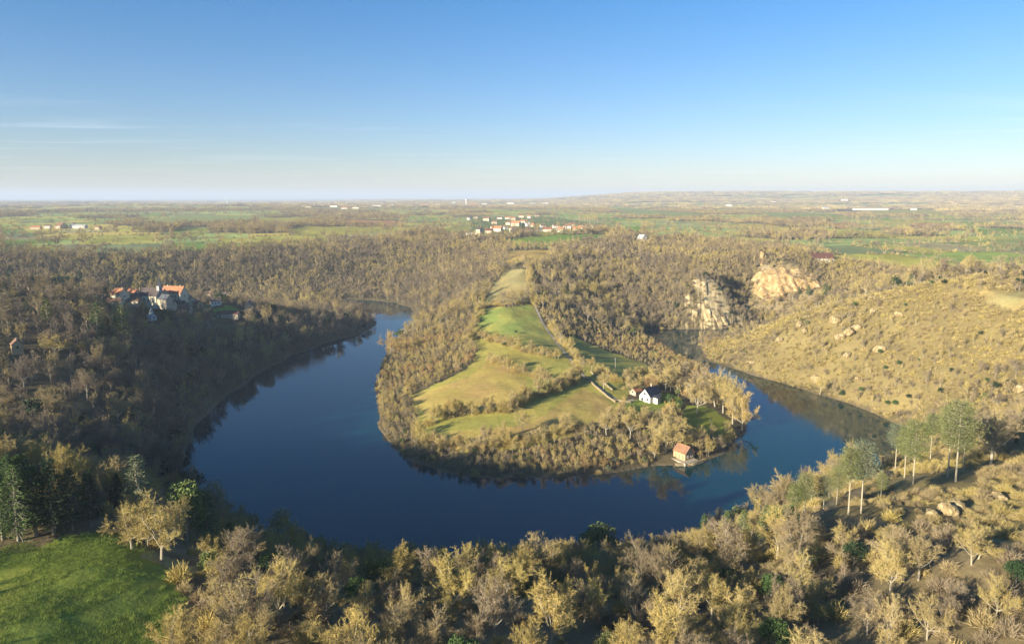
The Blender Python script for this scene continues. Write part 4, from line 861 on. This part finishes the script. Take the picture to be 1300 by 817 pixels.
for k, (bx, by, tx, ty, tn, lb) in enumerate([(1020, 664, 1017, 606, .75, 'first tall pine of the line above the water'), (1045, 652, 1040, 608, .8, 'shorter broad pine second in the line above the water'), (1077, 652, 1071, 577, .7, 'dense green pine of the twin pair in the line'),
    (1093, 651, 1091, 570, .95, 'pale-topped pine of the twin pair in the line'), (1118, 634, 1113, 604, .65, 'small pine with bright green crown beside the twin pair'), (1136, 600, 1134, 546, .98, 'browning pine at the head of the middle group'),
    (1148, 606, 1147, 552, .7, 'green pine close beside the browning one'), (1159, 614, 1158, 544, .6, 'dark green pine ending the middle group'), (1181, 582, 1183, 533, .75, 'slender pine alone between the groups'),
    (1203, 606, 1198, 532, .7, 'pine with low crown in the upper group'), (1213, 611, 1208, 525, .72, 'tallest pine of the upper group with long bare trunk'), (1223, 597, 1230, 540, .78, 'leaning pine of the upper group'), (1009, 668, 1005, 618, .6, 'shaded pine at the water end of the line'), (1062, 640, 1061, 596, .65, 'slim pine between broad and twin pines')]):
    special('pine_tree', 'pine', lb, (bx, by), (tx, ty), [PINE3[k % 3]], 16, M_needle, min(1, tn + .08), 1.15, 1.0, PG, .6, 5)
for bx, by, tx, ty, tn, ks, lb in [(1028, 716, 1028, 664, .62, FIR3, 'bright green little spruce under the line of pines'), (921, 690, 920, 648, .6, FIR3, 'bright green fir at the water end of the near wood'), (943, 690, 942, 647, .62, FIR3, 'second bright fir beside the first at the water'),
    (972, 688, 972, 642, .4, FIR3, 'dark blue-green fir behind the pair at the water'), (761, 716, 761, 664, .62, EVER, 'bright green evergreen on the ridge of the near wood'), (997, 690, 996, 646, .55, EVER, 'green evergreen bush beneath the first pine'), (893, 690, 892, 652, .4, FIR3, 'small dark fir lowest by the water'), (245, 440, 246, 430, .3, FIR2, 'small fir in the dark wood')][:7]:
    special('conifer', 'conifer', lb, (bx, by), (tx, ty), ks, 12 if ks is not EVER else 8, M_needle, tn, 1.15, 1.2, 'small conifers of the near wood', .4)
for bx, by, tx, ty, wd_, tn, lb in [(1258, 588, 1261, 540, 1.25, .3, 'wide pale bare tree with open limbs beside the upper pines'), (845, 498, 843, 460, 1., .55, 'tall bare tree behind the white house'), (872, 500, 871, 464, 1., .2, 'whitish bare tree with open limbs beyond the white house'),
    (885, 526, 884, 482, .9, .5, 'tall bare tree on the lawn of the peninsula'), (846, 574, 854, 528, 1.1, .6, 'leaning pale-trunked tree beside the boathouse'), (942, 546, 944, 500, .8, .85, 'reddish bare tree at the tip of the peninsula'), (930, 538, 931, 488, .8, .6, 'tall golden bare tree near the tip of the peninsula'),
    (908, 516, 908, 474, 1., .45, 'bare tree in the clump behind the lawn'), (918, 524, 919, 480, .9, .6, 'golden bare tree in the clump behind the lawn'), (895, 512, 896, 470, 1., .3, 'grey bare tree in the clump behind the lawn'), (800, 500, 797, 480, 1.2, .6, 'small bare tree between lane and white house'),
    (766, 494, 768, 474, 1.3, .6, 'broad bare tree beside the walled lane'), (664, 548, 662, 520, 1., .6, 'bare tree on the slope below the ochre pasture'), (800, 556, 798, 520, 1., .55, 'tall bare tree below the garden hedge'), (770, 552, 771, 520, 1., .5, 'tall slim bare tree in the strip below the garden'),
    (718, 552, 716, 526, 1., .55, 'bare tree on the lip of the ochre pasture'), (497, 452, 499, 422, 1.1, .9, 'rusty-golden tree on the wooded point of the peninsula'), (70, 452, 71, 431, 1.6, .7, 'sunlit round tree in the dark wood'), (112, 450, 112, 434, 1.5, .7, 'sunlit round tree beside the larger one in the dark wood'),
    (105, 405, 105, 390, 1.7, .85, 'rusty sunlit tree above the large green conifer'), (128, 445, 127, 430, 1.4, .75, 'second rusty sunlit tree in the dark wood')]:
    special('bare_tree', 'tree', lb, (bx, by), (tx, ty), NB, 11, M_twig, tn, 1.15, wd_, None, .4)
for k in range(8):
    special('poplar', 'poplar', 'bare columnar poplar in the row beyond the hilltop village', (736 + k * 3.2, 285), (736 + k * 3.2, 269 + (k % 3)), [MID[2]], 11, M_twig, .45, 1.2, .35, 'row of poplars beyond the hilltop village', None, 3)
for bx, by, tx, ty, lb in [(664, 293, 663, 281, 'dark conifer before the white gable of the hilltop village'), (679, 294, 679, 282, 'second dark conifer of the hilltop village'), (1003, 298, 1002, 288, 'dark conifer beyond the quarry woods')]:
    special('conifer', 'conifer', lb, (bx, by), (tx, ty), FIR2, 12, M_needle, .15, .8, 1.5, 'conifers around the hilltop village', .3)
for bx, by, tx, ty, lb in [(1026, 376, 1026, 362, 'dark conifer at the foot of the quarry face'), (1047, 376, 1046, 360, 'dark conifer at the end of the quarry face'), (1125, 360, 1125, 350, 'bright green conifer clump beyond the scrub crest'), (1140, 358, 1140, 350, 'green conifer beside the clump beyond the crest'), (1156, 362, 1157, 349, 'tallest green conifer beyond the scrub crest'), (1014, 374, 1014, 364, 'small conifer against the quarry face')]:
    special('conifer', 'conifer', lb, (bx, by), (tx, ty), FIR2, 12, M_needle, .5, .9, 1.4, 'conifers around the quarry', .3)
for bx, by, s_, lb in [(1117, 450, 1.1, 'green bush beside the pale rock on the scrub hill'), (1126, 515, 1.0, 'green bush low on the bank of the scrub hill'), (1136, 516, 1.2, 'larger green bush low on the bank of the scrub hill'), (1252, 486, .9, 'small green bush high on the scrub hill'), (850, 512, 1.8, 'broad dark evergreen beside the white house'), (862, 516, 1.3, 'dark evergreen shrub at the garden end'), (728, 432, 1.3, 'green bush beside the lane'), (655, 424, 1., 'green bush between the upper pastures'), (640, 440, 1., 'green bush in the hedge of the upper pasture')]:
    x, y, z = hit(bx, by); s_ *= .42; plant('evergreen_bush', 'bush', lb, x, y, z, two('e', *EVER[0], M_needle), s_ * 1.1, s_, .4, 1.1, 'evergreen bushes', .4); AV.append((x, y, 3))

# shrubs of the peninsula's hedges
BM = [mesh_of('hedge_shrub', q, [M_twig]) for q in BUSH]
HL = [('hedge between the two upper pastures', [(602, 428), (622, 432), (640, 437), (662, 444), (690, 452), (712, 457)], 3.6, 1.3), ('hedge below the middle pasture', [(622, 457), (650, 469), (680, 480), (700, 488)], 4.2, 1.4),
      ('thick copse between the ochre pastures', [(545, 537), (570, 531), (600, 525), (625, 522), (652, 521)], 4.0, 1.7), ('tall hedge climbing to the lane', [(652, 520), (675, 506), (700, 499), (722, 490), (738, 480)], 4.0, 1.8),
      ('dark hedge beside the upper lane', [(672, 340), (674, 358), (677, 376), (681, 391)], 5, 1.5), ('hedge on the wooded side of the green pasture', [(612, 388), (606, 402), (599, 420), (593, 436)], 4.5, 1.5),
      ('hedge across the top of the green pasture', [(612, 389), (640, 388), (668, 384)], 4.5, 1.1), ('hedge along the middle lane', [(698, 412), (712, 432), (726, 448), (736, 466)], 4.5, 1.4), ('hedge above the pasture of the white house', [(752, 470), (775, 483), (805, 484), (836, 479)], 5, 1.5),
      ('bushes lining the boathouse shore', [(898, 572), (906, 566), (916, 560), (928, 556)], 3.4, 1.1), ('bushes on the pasture rim over the water', [(530, 556), (560, 566), (600, 570), (640, 565), (690, 556), (745, 545)], 5, 1.7)]
hn = 0
for lb, pl_, sp_, sc_ in HL:
    Q = np.array([hit(*p)[:2] for p in pl_]); s_ = np.concatenate([[0], np.cumsum(np.hypot(*np.diff(Q, axis=0).T))])
    for u in np.arange(0, s_[-1], sp_ * .62):
        if RN.random() < .06: continue
        x = np.interp(u, s_, Q[:, 0]) + RN.normal() * 1.2; y = np.interp(u, s_, Q[:, 1]) + RN.normal() * 1.2; z = gz(x, y); k = RN.uniform(.7, 1.3) * sc_ * 1.12; tn = RN.uniform(.35, .85)
        sz = 'low' if k < sc_ * .8 else 'tall' if k > sc_ * 1.02 else 'rounded'; cl = 'greyish' if tn < .47 else 'olive-gold' if tn < .68 else 'rust-gold'
        if RN.random() < .45 and sc_ > 1.2:
            o = plant('hedge_tree', 'hedge tree', '%s %s small bare tree in the %s' % (sz, cl, lb), x, y, z, two('n', *NB[RN.integers(6)], M_twig), k * .36, k * .4, tn, 1.15, '%s %s trees of the %s' % (sz, cl, lb))
        else:
            o = bpy.data.objects.new('hedge_shrub', BM[RN.integers(4)]); C.objects.link(o); o.location = (x, y, z - .2); o.rotation_euler = (0, 0, RN.uniform(0, 6.28)); o.scale = (k, k, k * RN.uniform(.9, 1.2))
            o['tone'] = float(tn); o['lum'] = float(RN.uniform(.9, 1.2)); tag(o, '%s %s leafless shrub in the %s' % (sz, cl, lb), 'shrub', '%s %s shrubs of the %s' % (sz, cl, lb))
        AV.append((x, y, 2.2)); hn += 1
print('specials', hn, round(time.time() - T0, 1))

# ------------------------------------------------------------------ woods
AVA = np.array(AV)
def keep_clear(x, y):
    k = np.ones(len(x), bool)
    for ax, ay, ar in AVA: k &= ((x - ax) ** 2 + (y - ay) ** 2 > ar * ar)
    return k
CX = [(-115, 172, 300, 665)]
def sample(x, y, seed, thin=1.0):
    sd = river_sd(x, y); ok = (sd > .4) & keep_clear(x, y); x, y, sd = x[ok], y[ok], sd[ok]
    _, wood, scrub = cover(x, y, sd); z = ground(x, y, sd)
    a = h2(np.round(x * 10), np.round(y * 10), seed); b_ = h2(np.round(x * 10), np.round(y * 10), seed + 1)
    tree = a < wood * thin; bush = (~tree) & (b_ < scrub)
    return x, y, z, sd, tree, bush
def dress(x, y, z, sd, seed, base_h):
    n = len(x); h_ = lambda k: h2(np.round(x * 10), np.round(y * 10), seed + k)
    r = np.hypot(x, y); az = np.degrees(np.arctan2(x, np.maximum(y, 1)))
    big = fbm(x / 45, y / 45, 90, 3)
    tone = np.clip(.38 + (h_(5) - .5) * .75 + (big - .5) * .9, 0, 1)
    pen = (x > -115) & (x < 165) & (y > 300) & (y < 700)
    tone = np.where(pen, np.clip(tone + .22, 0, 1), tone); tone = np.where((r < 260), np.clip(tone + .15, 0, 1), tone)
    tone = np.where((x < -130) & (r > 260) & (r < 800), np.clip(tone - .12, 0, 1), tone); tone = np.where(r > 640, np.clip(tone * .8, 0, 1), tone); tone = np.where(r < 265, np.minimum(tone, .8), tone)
    lum = .82 + .42 * h_(6)
    s_ = (base_h / 11.) * (.55 + .85 * h_(7) ** 1.4 + .5 * (fbm(x / 28, y / 28, 94, 3) - .5))
    return dict(x=x, y=y, z=z - .1, rot=h_(8) * 6.283, scl=s_, hgt=s_ * (.85 + .35 * h_(9)), tone=tone, lum=lum), r, az, h_
# A: full-size woods round the river
x, y = grid_pts(-1500, 1500, -260, 1800, 7.2, 100)
r = np.hypot(x, y); az = np.degrees(np.arctan2(x, np.maximum(y, 1)))
steep = lambda x, y: (x > 90) & (x < 420) & (y > 690) & (y < 850)
pen = (x > -112) & (x < 170) & (y > 300) & (y < 640) | steep(x, y)
scr = in_poly(x, y, SCRUB)
k = (r < 1800) & (r > 42) & ((np.abs(az) < 43) & (y > 0) | (r < 420) & (x < 220)) & ~pen & ~scr; x, y = x[k], y[k]
x, y, z, sd, tree, bush = sample(x, y, 110)
ux, uy = grid_pts(-260, 260, 30, 262, 4.6, 330); k = (np.hypot(ux, uy) < 262) & (np.hypot(ux, uy) > 60) & (np.abs(np.degrees(np.arctan2(ux, uy))) < 44) & ~in_poly(ux, uy, SCRUB); ux, uy = ux[k], uy[k]
ux, uy, uz, usd, ut_, ub_ = sample(ux, uy, 335); ub_ = (ut_ | ub_) & (h2(np.round(ux * 10), np.round(uy * 10), 340) < .7)
# B: smaller growth on the peninsula and on the scrub hill
x2, y2 = grid_pts(-130, 720, 120, 860, 3.2, 120)
pen = (x2 > -112) & (x2 < 170) & (y2 > 300) & (y2 < 640) | steep(x2, y2); scr = in_poly(x2, y2, SCRUB); k = (pen | scr) & (np.abs(np.degrees(np.arctan2(x2, y2))) < 43); x2, y2 = x2[k], y2[k]
x2, y2, z2, sd2, tree2, bush2 = sample(x2, y2, 130)
inscr = in_poly(x2, y2, SCRUB)
tx = np.concatenate([x[tree], x2[tree2]]); ty = np.concatenate([y[tree], y2[tree2]]); tz = np.concatenate([z[tree], z2[tree2]]); tsd = np.concatenate([sd[tree], sd2[tree2]])
bh_ = np.concatenate([np.full(tree.sum(), 10.5), np.where(inscr[tree2], 4.6, np.where(steep(x2, y2)[tree2], 6.8, 5.6))])
rr_ = np.hypot(tx, ty); azz = np.degrees(np.arctan2(tx, ty))
bh_ = np.where((bh_ > 10) & (rr_ > 650) & (rr_ < 1300) , 9.5, bh_)
low = (azz > 14) & (rr_ > 640) & (rr_ < 1000); bh_[low] = 6.8
bh_ = np.where((np.abs(tx - 130) < 60) & (ty > 330) & (ty < 470) & (bh_ == 5.6), 6.6, bh_)
bh_ = np.where((tx > 60) & (tx < 172) & (ty > 470) & (ty < 640) & (bh_ == 5.6), 3.4, bh_)
bh_[rr_ < 265] = 8.0
bh_[bh_ == 5.6] = 4.2
T, r, az, h_ = dress(tx, ty, tz, tsd, 140, bh_)
# the crowns of the near bank stay under its skyline
qx, qy = proj(T['x'], T['y'], T['z'] + T['hgt'] * 11)
lim1 = np.interp(qx, [0, 130, 165, 210, 300, 350, 450, 560, 620, 690, 760, 830, 880, 960, 1010, 1060, 1110, 1200, 1300], [556, 566, 600, 640, 672, 688, 698, 692, 670, 670, 690, 692, 668, 650, 645, 662, 672, 680, 672])
lim2 = np.interp(qx, [0, 180, 220, 300, 350, 450, 560, 700, 850, 1000], [540, 545, 570, 612, 652, 688, 690, 690, 680, 640])
lim = np.where(r < 195, lim1, lim2); cut = (r < 265) & (T['y'] > 40)
_, by0 = proj(T['x'], T['y'], T['z']); fit = np.clip((by0 - lim) / np.maximum(by0 - qy, 1), 0, 1); fit = np.where(cut, fit, 1)
T['hgt'] *= np.maximum(fit, .5); T['scl'] *= np.maximum(fit, .62) ; ok_ = fit > .42
T = {q_: v[ok_] for q_, v in T.items()}; r = r[ok_]; az = az[ok_]
_hx, _hy = np.round(T['x'] * 10), np.round(T['y'] * 10)
h_ = lambda k: h2(_hx, _hy, 140 + k)
dark = ((h_(11) < np.where(r < 260, .12, .055)) & (r < 1100)); T['ever'] = dark
# which of them stand out as single trees
px, py = proj(T['x'], T['y'], T['z'] + T['hgt'] * 8)
bpx, bpy_ = proj(T['x'], T['y'], T['z'])
cand = np.where((px > -25) & (px < 1325) & (py < 835) & (py > 300) & (T['y'] > 40) & ~dark)[0]
cand = cand[np.argsort(-(T['hgt'][cand] * 11 / r[cand]))][:1500]
ts = np.linspace(.25, .985, 60)
vis = []
for c in cand:
    ex, ey, ez = T['x'][c], T['y'][c], T['z'][c] + T['hgt'][c] * 9.0
    q = ground(ex * ts, ey * ts); line = CZ + (ez - CZ) * ts
    if not ((q + np.where(q > 1.2, 6.5, 0)) > line)[: -1].any(): vis.append(c)
    if len(vis) >= 272: break
vis = np.array(vis); single = np.zeros(len(r), bool); single[vis] = True
print('single trees', len(vis), 'to r', r[vis].max())
def zone(bx, by, rr):
    if rr < 235:
        if bx < 205: return 'golden wood behind the meadow conifers' if by < 660 else 'thicket around the shaded meadow'
        if bx < 300: return 'clump between meadow and shaded bank'
        if bx < 400: return 'ridge where the shaded bank begins'
        if bx < 500: return 'near ridge below the widest water'
        if bx < 600: return 'near ridge facing the wooded point'
        if bx < 700: return 'near ridge facing the ochre pasture'
        if bx < 800: return 'near ridge around the bright evergreen'
        if bx < 900: return 'near ridge facing the boathouse'
        if bx < 1000: return 'near wood around the bright firs'
        if bx < 1100: return 'near wood under the line of pines'
        if bx < 1200: return 'near wood under the middle pines'
        return 'near wood under the golden slope'
    if by < 480: return 'dark wood of the ridge opposite'
    if bx < 480: return 'shaded wood of the ravine bank'
    return 'woodland strip of the peninsula'
ZN = [two('n', *q, M_twig) for q in NB]
for c in vis:
    tn, s_ = T['tone'][c], T['hgt'][c]; b4 = 'upper' if bpy_[c] < 690 else 'lower'
    cl = 'grey-brown' if tn < .35 else 'tan' if tn < .52 else 'golden' if tn < .75 else 'rusty'; sz = 'small' if s_ < .85 else 'tall' if s_ > 1.08 else 'mid-sized'; wv = T['scl'][c] / T['hgt'][c]; sh = 'broad' if wv > 1.04 else 'narrow' if wv < .9 else 'round'
    zn = zone(bpx[c], bpy_[c], r[c]); lb = '%s %s %s bare tree, %s %s' % (sz, sh, cl, b4, zn)
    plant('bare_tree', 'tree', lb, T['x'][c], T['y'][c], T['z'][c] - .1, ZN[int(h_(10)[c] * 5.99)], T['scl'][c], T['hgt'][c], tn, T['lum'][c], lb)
def sub(T, k, vidx):
    d = {q: v[k] for q, v in T.items()}; d['vidx'] = vidx[k] if len(vidx) == len(k) else vidx; return d
kk = h_(10)
near = (r < 270); mid = (r >= 270) & (r < 820); far = r >= 820
vidx = np.where(near, np.floor(kk * 5.99), np.where(mid, 6 + np.floor(kk * 4.99), 11 + np.floor(kk * 3.99)))
vidx = np.where(dark & ~far, np.where(near, 17, 15) + np.floor(kk * 1.99), vidx)
P_wood = [mesh_of('wk', n_, [M_bark, M_twig]) for n_ in NB] + [mesh_of('wk', n_, [M_bark, M_twig]) for n_ in MID] + [mesh_of('wk', n_, [M_bark, M_twig]) for n_ in FAR] + [mesh_of('wk', n_, [M_bark, M_needle]) for n_ in EVERF] + [mesh_of('wk', n_, [M_bark, M_needle]) for n_ in EVER]
T.pop('ever')
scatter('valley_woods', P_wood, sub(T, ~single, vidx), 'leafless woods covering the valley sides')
bx = np.concatenate([x[bush], x2[bush2], ux[ub_]]); by = np.concatenate([y[bush], y2[bush2], uy[ub_]]); bz = np.concatenate([z[bush], z2[bush2], uz[ub_]]); bs = np.concatenate([sd[bush], sd2[bush2], usd[ub_]])
Bd, r, az, h_ = dress(bx, by, bz, bs, 150, 11.)
isc = in_poly(bx, by, SCRUB); Bd['tone'] = np.where(isc, np.clip(.5 + .35 * (h_(12) - .5) + .5 * (fbm(bx / 30, by / 30, 93, 3) - .5), 0, 1), Bd['tone']); Bd['scl'] = Bd['scl'] * np.where(isc, .85, .9); Bd['hgt'] = Bd['hgt'] * np.where(isc, .62, np.where(np.hypot(bx, by) < 265, .85, .8))
Bd['lum'] = Bd['lum'] * np.where(isc, .95, 1)
vidx = np.where(r < 420, np.floor(h_(10) * 3.99), 4 + np.floor(h_(10) * 2.99))
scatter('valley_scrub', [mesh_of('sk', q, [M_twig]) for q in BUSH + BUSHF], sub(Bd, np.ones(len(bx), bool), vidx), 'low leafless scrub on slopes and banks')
print('woods', len(tx), 'scrub', len(bx), round(time.time() - T0, 1))
def tuft_geo(n):
    g = Geo()
    for k in range(n): g.sliver(np.array([RN.normal() * .32, RN.normal() * .32, 0]), unit(RN.normal(size=3) * .45 + (0, 0, 1)), RN.uniform(.12, .4), .035)
    return g
x, y = grid_pts(-190, -30, 20, 165, .62, 300); k = in_poly(x, y, MEADOW) & (fbm(x / 5, y / 5, 301, 3) > .42) & (np.hypot(x, y) > 60); x, y = x[k], y[k]; G_, r, az, h_ = dress(x, y, ground(x, y) + .08, x, 310, np.full(len(x), 11.))
G_['tone'] = np.clip(.55 + .5 * (fbm(x / 12, y / 12, 302, 3) - .5) + .35 * (h_(5) - .5), 0, 1); G_['vidx'] = np.floor(h_(10) * 2.99)
M_grass = plant_mat('grass', [(.10, .17, .035), (.16, .23, .04), (.24, .28, .06), (.36, .31, .11)], 1.0)
gs_ = scatter('meadow_grass', [mesh_of('gk', tuft_geo(46), [M_grass]) for q in range(3)], G_, 'rough green grass growing on the near meadow'); gs_['category'] = 'grass'
print('grass', len(x))
# C: plateau woods and hedges
def cone(x0, s, r0, r1, seed):
    x, y = grid_pts(-x0, x0, r0 * .6, r1, s, seed); r = np.hypot(x, y); az = np.degrees(np.arctan2(x, y)); k = (r > r0) & (r < r1) & (np.abs(az) < 42); return x[k], y[k]
x, y = cone(3200, 10.5, 1800, 4200, 160); x, y, z, sd, tree, bush = sample(x, y, 170)
k = tree | bush; D, r, az, h_ = dress(x[k], y[k], z[k], sd[k], 180, np.where(tree[k], 9.5, 4.8)); D['scl'] *= 1.15
x, y = cone(7000, 34, 4200, 9000, 190); x, y, z, sd, tree, bush = sample(x, y, 200)
D2, r2, az2, h2_ = dress(x[tree], y[tree], z[tree], sd[tree], 210, np.full(tree.sum(), 11.)); D2['hgt'] *= 1.0; D2['scl'] *= 1.0
x, y = cone(13000, 80, 9000, 17000, 220); x, y, z, sd, tree, bush = sample(x, y, 230)
D3, r3, az3, h3_ = dress(x[tree], y[tree], z[tree], sd[tree], 240, np.full(tree.sum(), 11.)); D3['scl'] *= 2.4; D3['hgt'] *= 1.8
nf = len(FAR)
ALL = {q: np.concatenate([D[q], D2[q], D3[q]]) for q in D}
ALL['vidx'] = np.concatenate([np.floor(h_(10) * 3.99), nf + np.floor(h2_(10) * 2.99), nf + np.floor(h3_(10) * 2.99)])
scatter('plateau_woods', [mesh_of('pk', q, [M_bark, M_twig]) for q in FAR] + [mesh_of('pk', q, [M_twig]) for q in CLUMP], ALL, 'leafless copses woods and hedges of the plateau fading to the horizon')
print('plateau', len(ALL['x']), round(time.time() - T0, 1))

# ------------------------------------------------------------------ sun, sky, air, camera
SUN_EL = 16.0; to_sun = np.array([-.78, -.62]); to_sun /= np.linalg.norm(to_sun)
sl = bpy.data.lights.new('sun', 'SUN'); sl.energy = 5.0; sl.angle = R(.5); sl.color = (1, .90, .69)
so = bpy.data.objects.new('sun', sl); C.objects.link(so)
from mathutils import Vector
so.rotation_euler = Vector((to_sun[0] * math.cos(R(SUN_EL)), to_sun[1] * math.cos(R(SUN_EL)), math.sin(R(SUN_EL)))).to_track_quat('Z', 'Y').to_euler()
w = bpy.data.worlds.new('World'); bpy.context.scene.world = w; w.use_nodes = True; t = w.node_tree; bg = t.nodes['Background']
sky = t.nodes.new('ShaderNodeTexSky'); sky.sky_type = 'NISHITA'; sky.sun_disc = False; sky.sun_elevation = R(SUN_EL); sky.sun_rotation = math.atan2(to_sun[0], to_sun[1]) % (2 * math.pi)
sky.altitude = 300; sky.air_density = 1.0; sky.dust_density = .3; sky.ozone_density = 2.6
tc = t.nodes.new('ShaderNodeTexCoord'); sx = t.nodes.new('ShaderNodeSeparateXYZ'); t.links.new(tc.outputs['Generated'], sx.inputs[0])
def mth(op, a, b_=None, c_=None, clamp=False):
    q = t.nodes.new('ShaderNodeMath'); q.operation = op; q.use_clamp = clamp
    for i_, v in enumerate((a, b_, c_)):
        if v is None: continue
        if hasattr(v, 'links'): t.links.new(v, q.inputs[i_])
        else: q.inputs[i_].default_value = v
    return q.outputs[0]
zc = mth('MAXIMUM', sx.outputs['Z'], .012); iz = mth('DIVIDE', 1.0, zc)
cb = t.nodes.new('ShaderNodeCombineXYZ'); t.links.new(mth('MULTIPLY', sx.outputs['X'], iz), cb.inputs[0]); t.links.new(mth('MULTIPLY', sx.outputs['Y'], iz), cb.inputs[1])
mp = t.nodes.new('ShaderNodeMapping'); mp.inputs['Scale'].default_value = (.16, .62, 1); mp.inputs['Rotation'].default_value = (0, 0, .12); mp.inputs['Location'].default_value = (2.1, 9.4, 0); t.links.new(cb.outputs[0], mp.inputs[0])
nz = t.nodes.new('ShaderNodeTexNoise'); nz.inputs['Scale'].default_value = 1.0; nz.inputs['Detail'].default_value = 7; nz.inputs['Roughness'].default_value = .62; nz.inputs['Distortion'].default_value = .5; t.links.new(mp.outputs[0], nz.inputs['Vector'])
cl = t.nodes.new('ShaderNodeMapRange'); cl.inputs['From Min'].default_value = .55; cl.inputs['From Max'].default_value = .80; cl.inputs['To Max'].default_value = .24; t.links.new(nz.outputs['Fac'], cl.inputs['Value'])
hi = t.nodes.new('ShaderNodeMapRange'); hi.inputs['From Min'].default_value = .135; hi.inputs['From Max'].default_value = .075; t.links.new(sx.outputs['Z'], hi.inputs['Value'])
fac = mth('MULTIPLY', cl.outputs[0], hi.outputs[0], clamp=True)
mxc = t.nodes.new('ShaderNodeMix'); mxc.data_type = 'RGBA'; t.links.new(fac, mxc.inputs[0]); tn_ = t.nodes.new('ShaderNodeVectorMath'); tn_.operation = 'MULTIPLY'; gr_ = t.nodes.new('ShaderNodeMapRange'); gr_.inputs['From Min'].default_value = .0; gr_.inputs['From Max'].default_value = .34; t.links.new(sx.outputs['Z'], gr_.inputs['Value'])
tm_ = t.nodes.new('ShaderNodeMix'); tm_.data_type = 'RGBA'; t.links.new(gr_.outputs[0], tm_.inputs[0]); tm_.inputs[6].default_value = (.86, .81, .92, 1); tm_.inputs[7].default_value = (.25, .75, 1.10, 1); t.links.new(tm_.outputs[2], tn_.inputs[1]); t.links.new(sky.outputs[0], tn_.inputs[0]); t.links.new(tn_.outputs[0], mxc.inputs[6]); mxc.inputs[7].default_value = (9.5, 9.6, 10, 1)
t.links.new(mxc.outputs[2], bg.inputs['Color']); bg.inputs['Strength'].default_value = .068
V_, F_ = box_vf(-49000, 49000, -49000, 49000, -8, 330)
hz = link_mesh('haze', V_, F_, None, mats=[]); hz['kind'] = 'stuff'; hz['label'] = 'pale blue air haze over the distance'
hm = bpy.data.materials.new('haze_air'); hm.use_nodes = True; t = hm.node_tree; t.nodes.remove(t.nodes['Principled BSDF']); pv = t.nodes.new('ShaderNodeVolumePrincipled')
pv.inputs['Color'].default_value = (.74, .84, 1, 1); pv.inputs['Density'].default_value = 8e-5; pv.inputs['Anisotropy'].default_value = .0
t.links.new(pv.outputs[0], [q for q in t.nodes if q.type == 'OUTPUT_MATERIAL'][0].inputs['Volume']); hz.data.materials.append(hm)
cd = bpy.data.cameras.new('camera'); co = bpy.data.objects.new('camera', cd); C.objects.link(co); co.location = (0, 0, CZ); co.rotation_euler = (math.pi / 2 - PITCH, 0, 0)
cd.sensor_width = 36; cd.lens = 36 * F / 1300; cd.shift_y = -(408.5 - 364) / 1300; cd.clip_end = 150000; cd.clip_start = .5; bpy.context.scene.camera = co
sc = bpy.context.scene; sc.view_settings.view_transform = 'Standard'; sc.view_settings.look = 'None'; sc.view_settings.exposure = 1.27; sc.view_settings.gamma = 1; sc.view_settings.use_curve_mapping = False
sc.render.engine = 'CYCLES'; cy = sc.cycles; cy.max_bounces = 4; cy.diffuse_bounces = 2; cy.glossy_bounces = 2; cy.transmission_bounces = 1; cy.volume_bounces = 0; cy.transparent_max_bounces = 4; cy.use_denoising = True
print('done', round(time.time() - T0, 1))
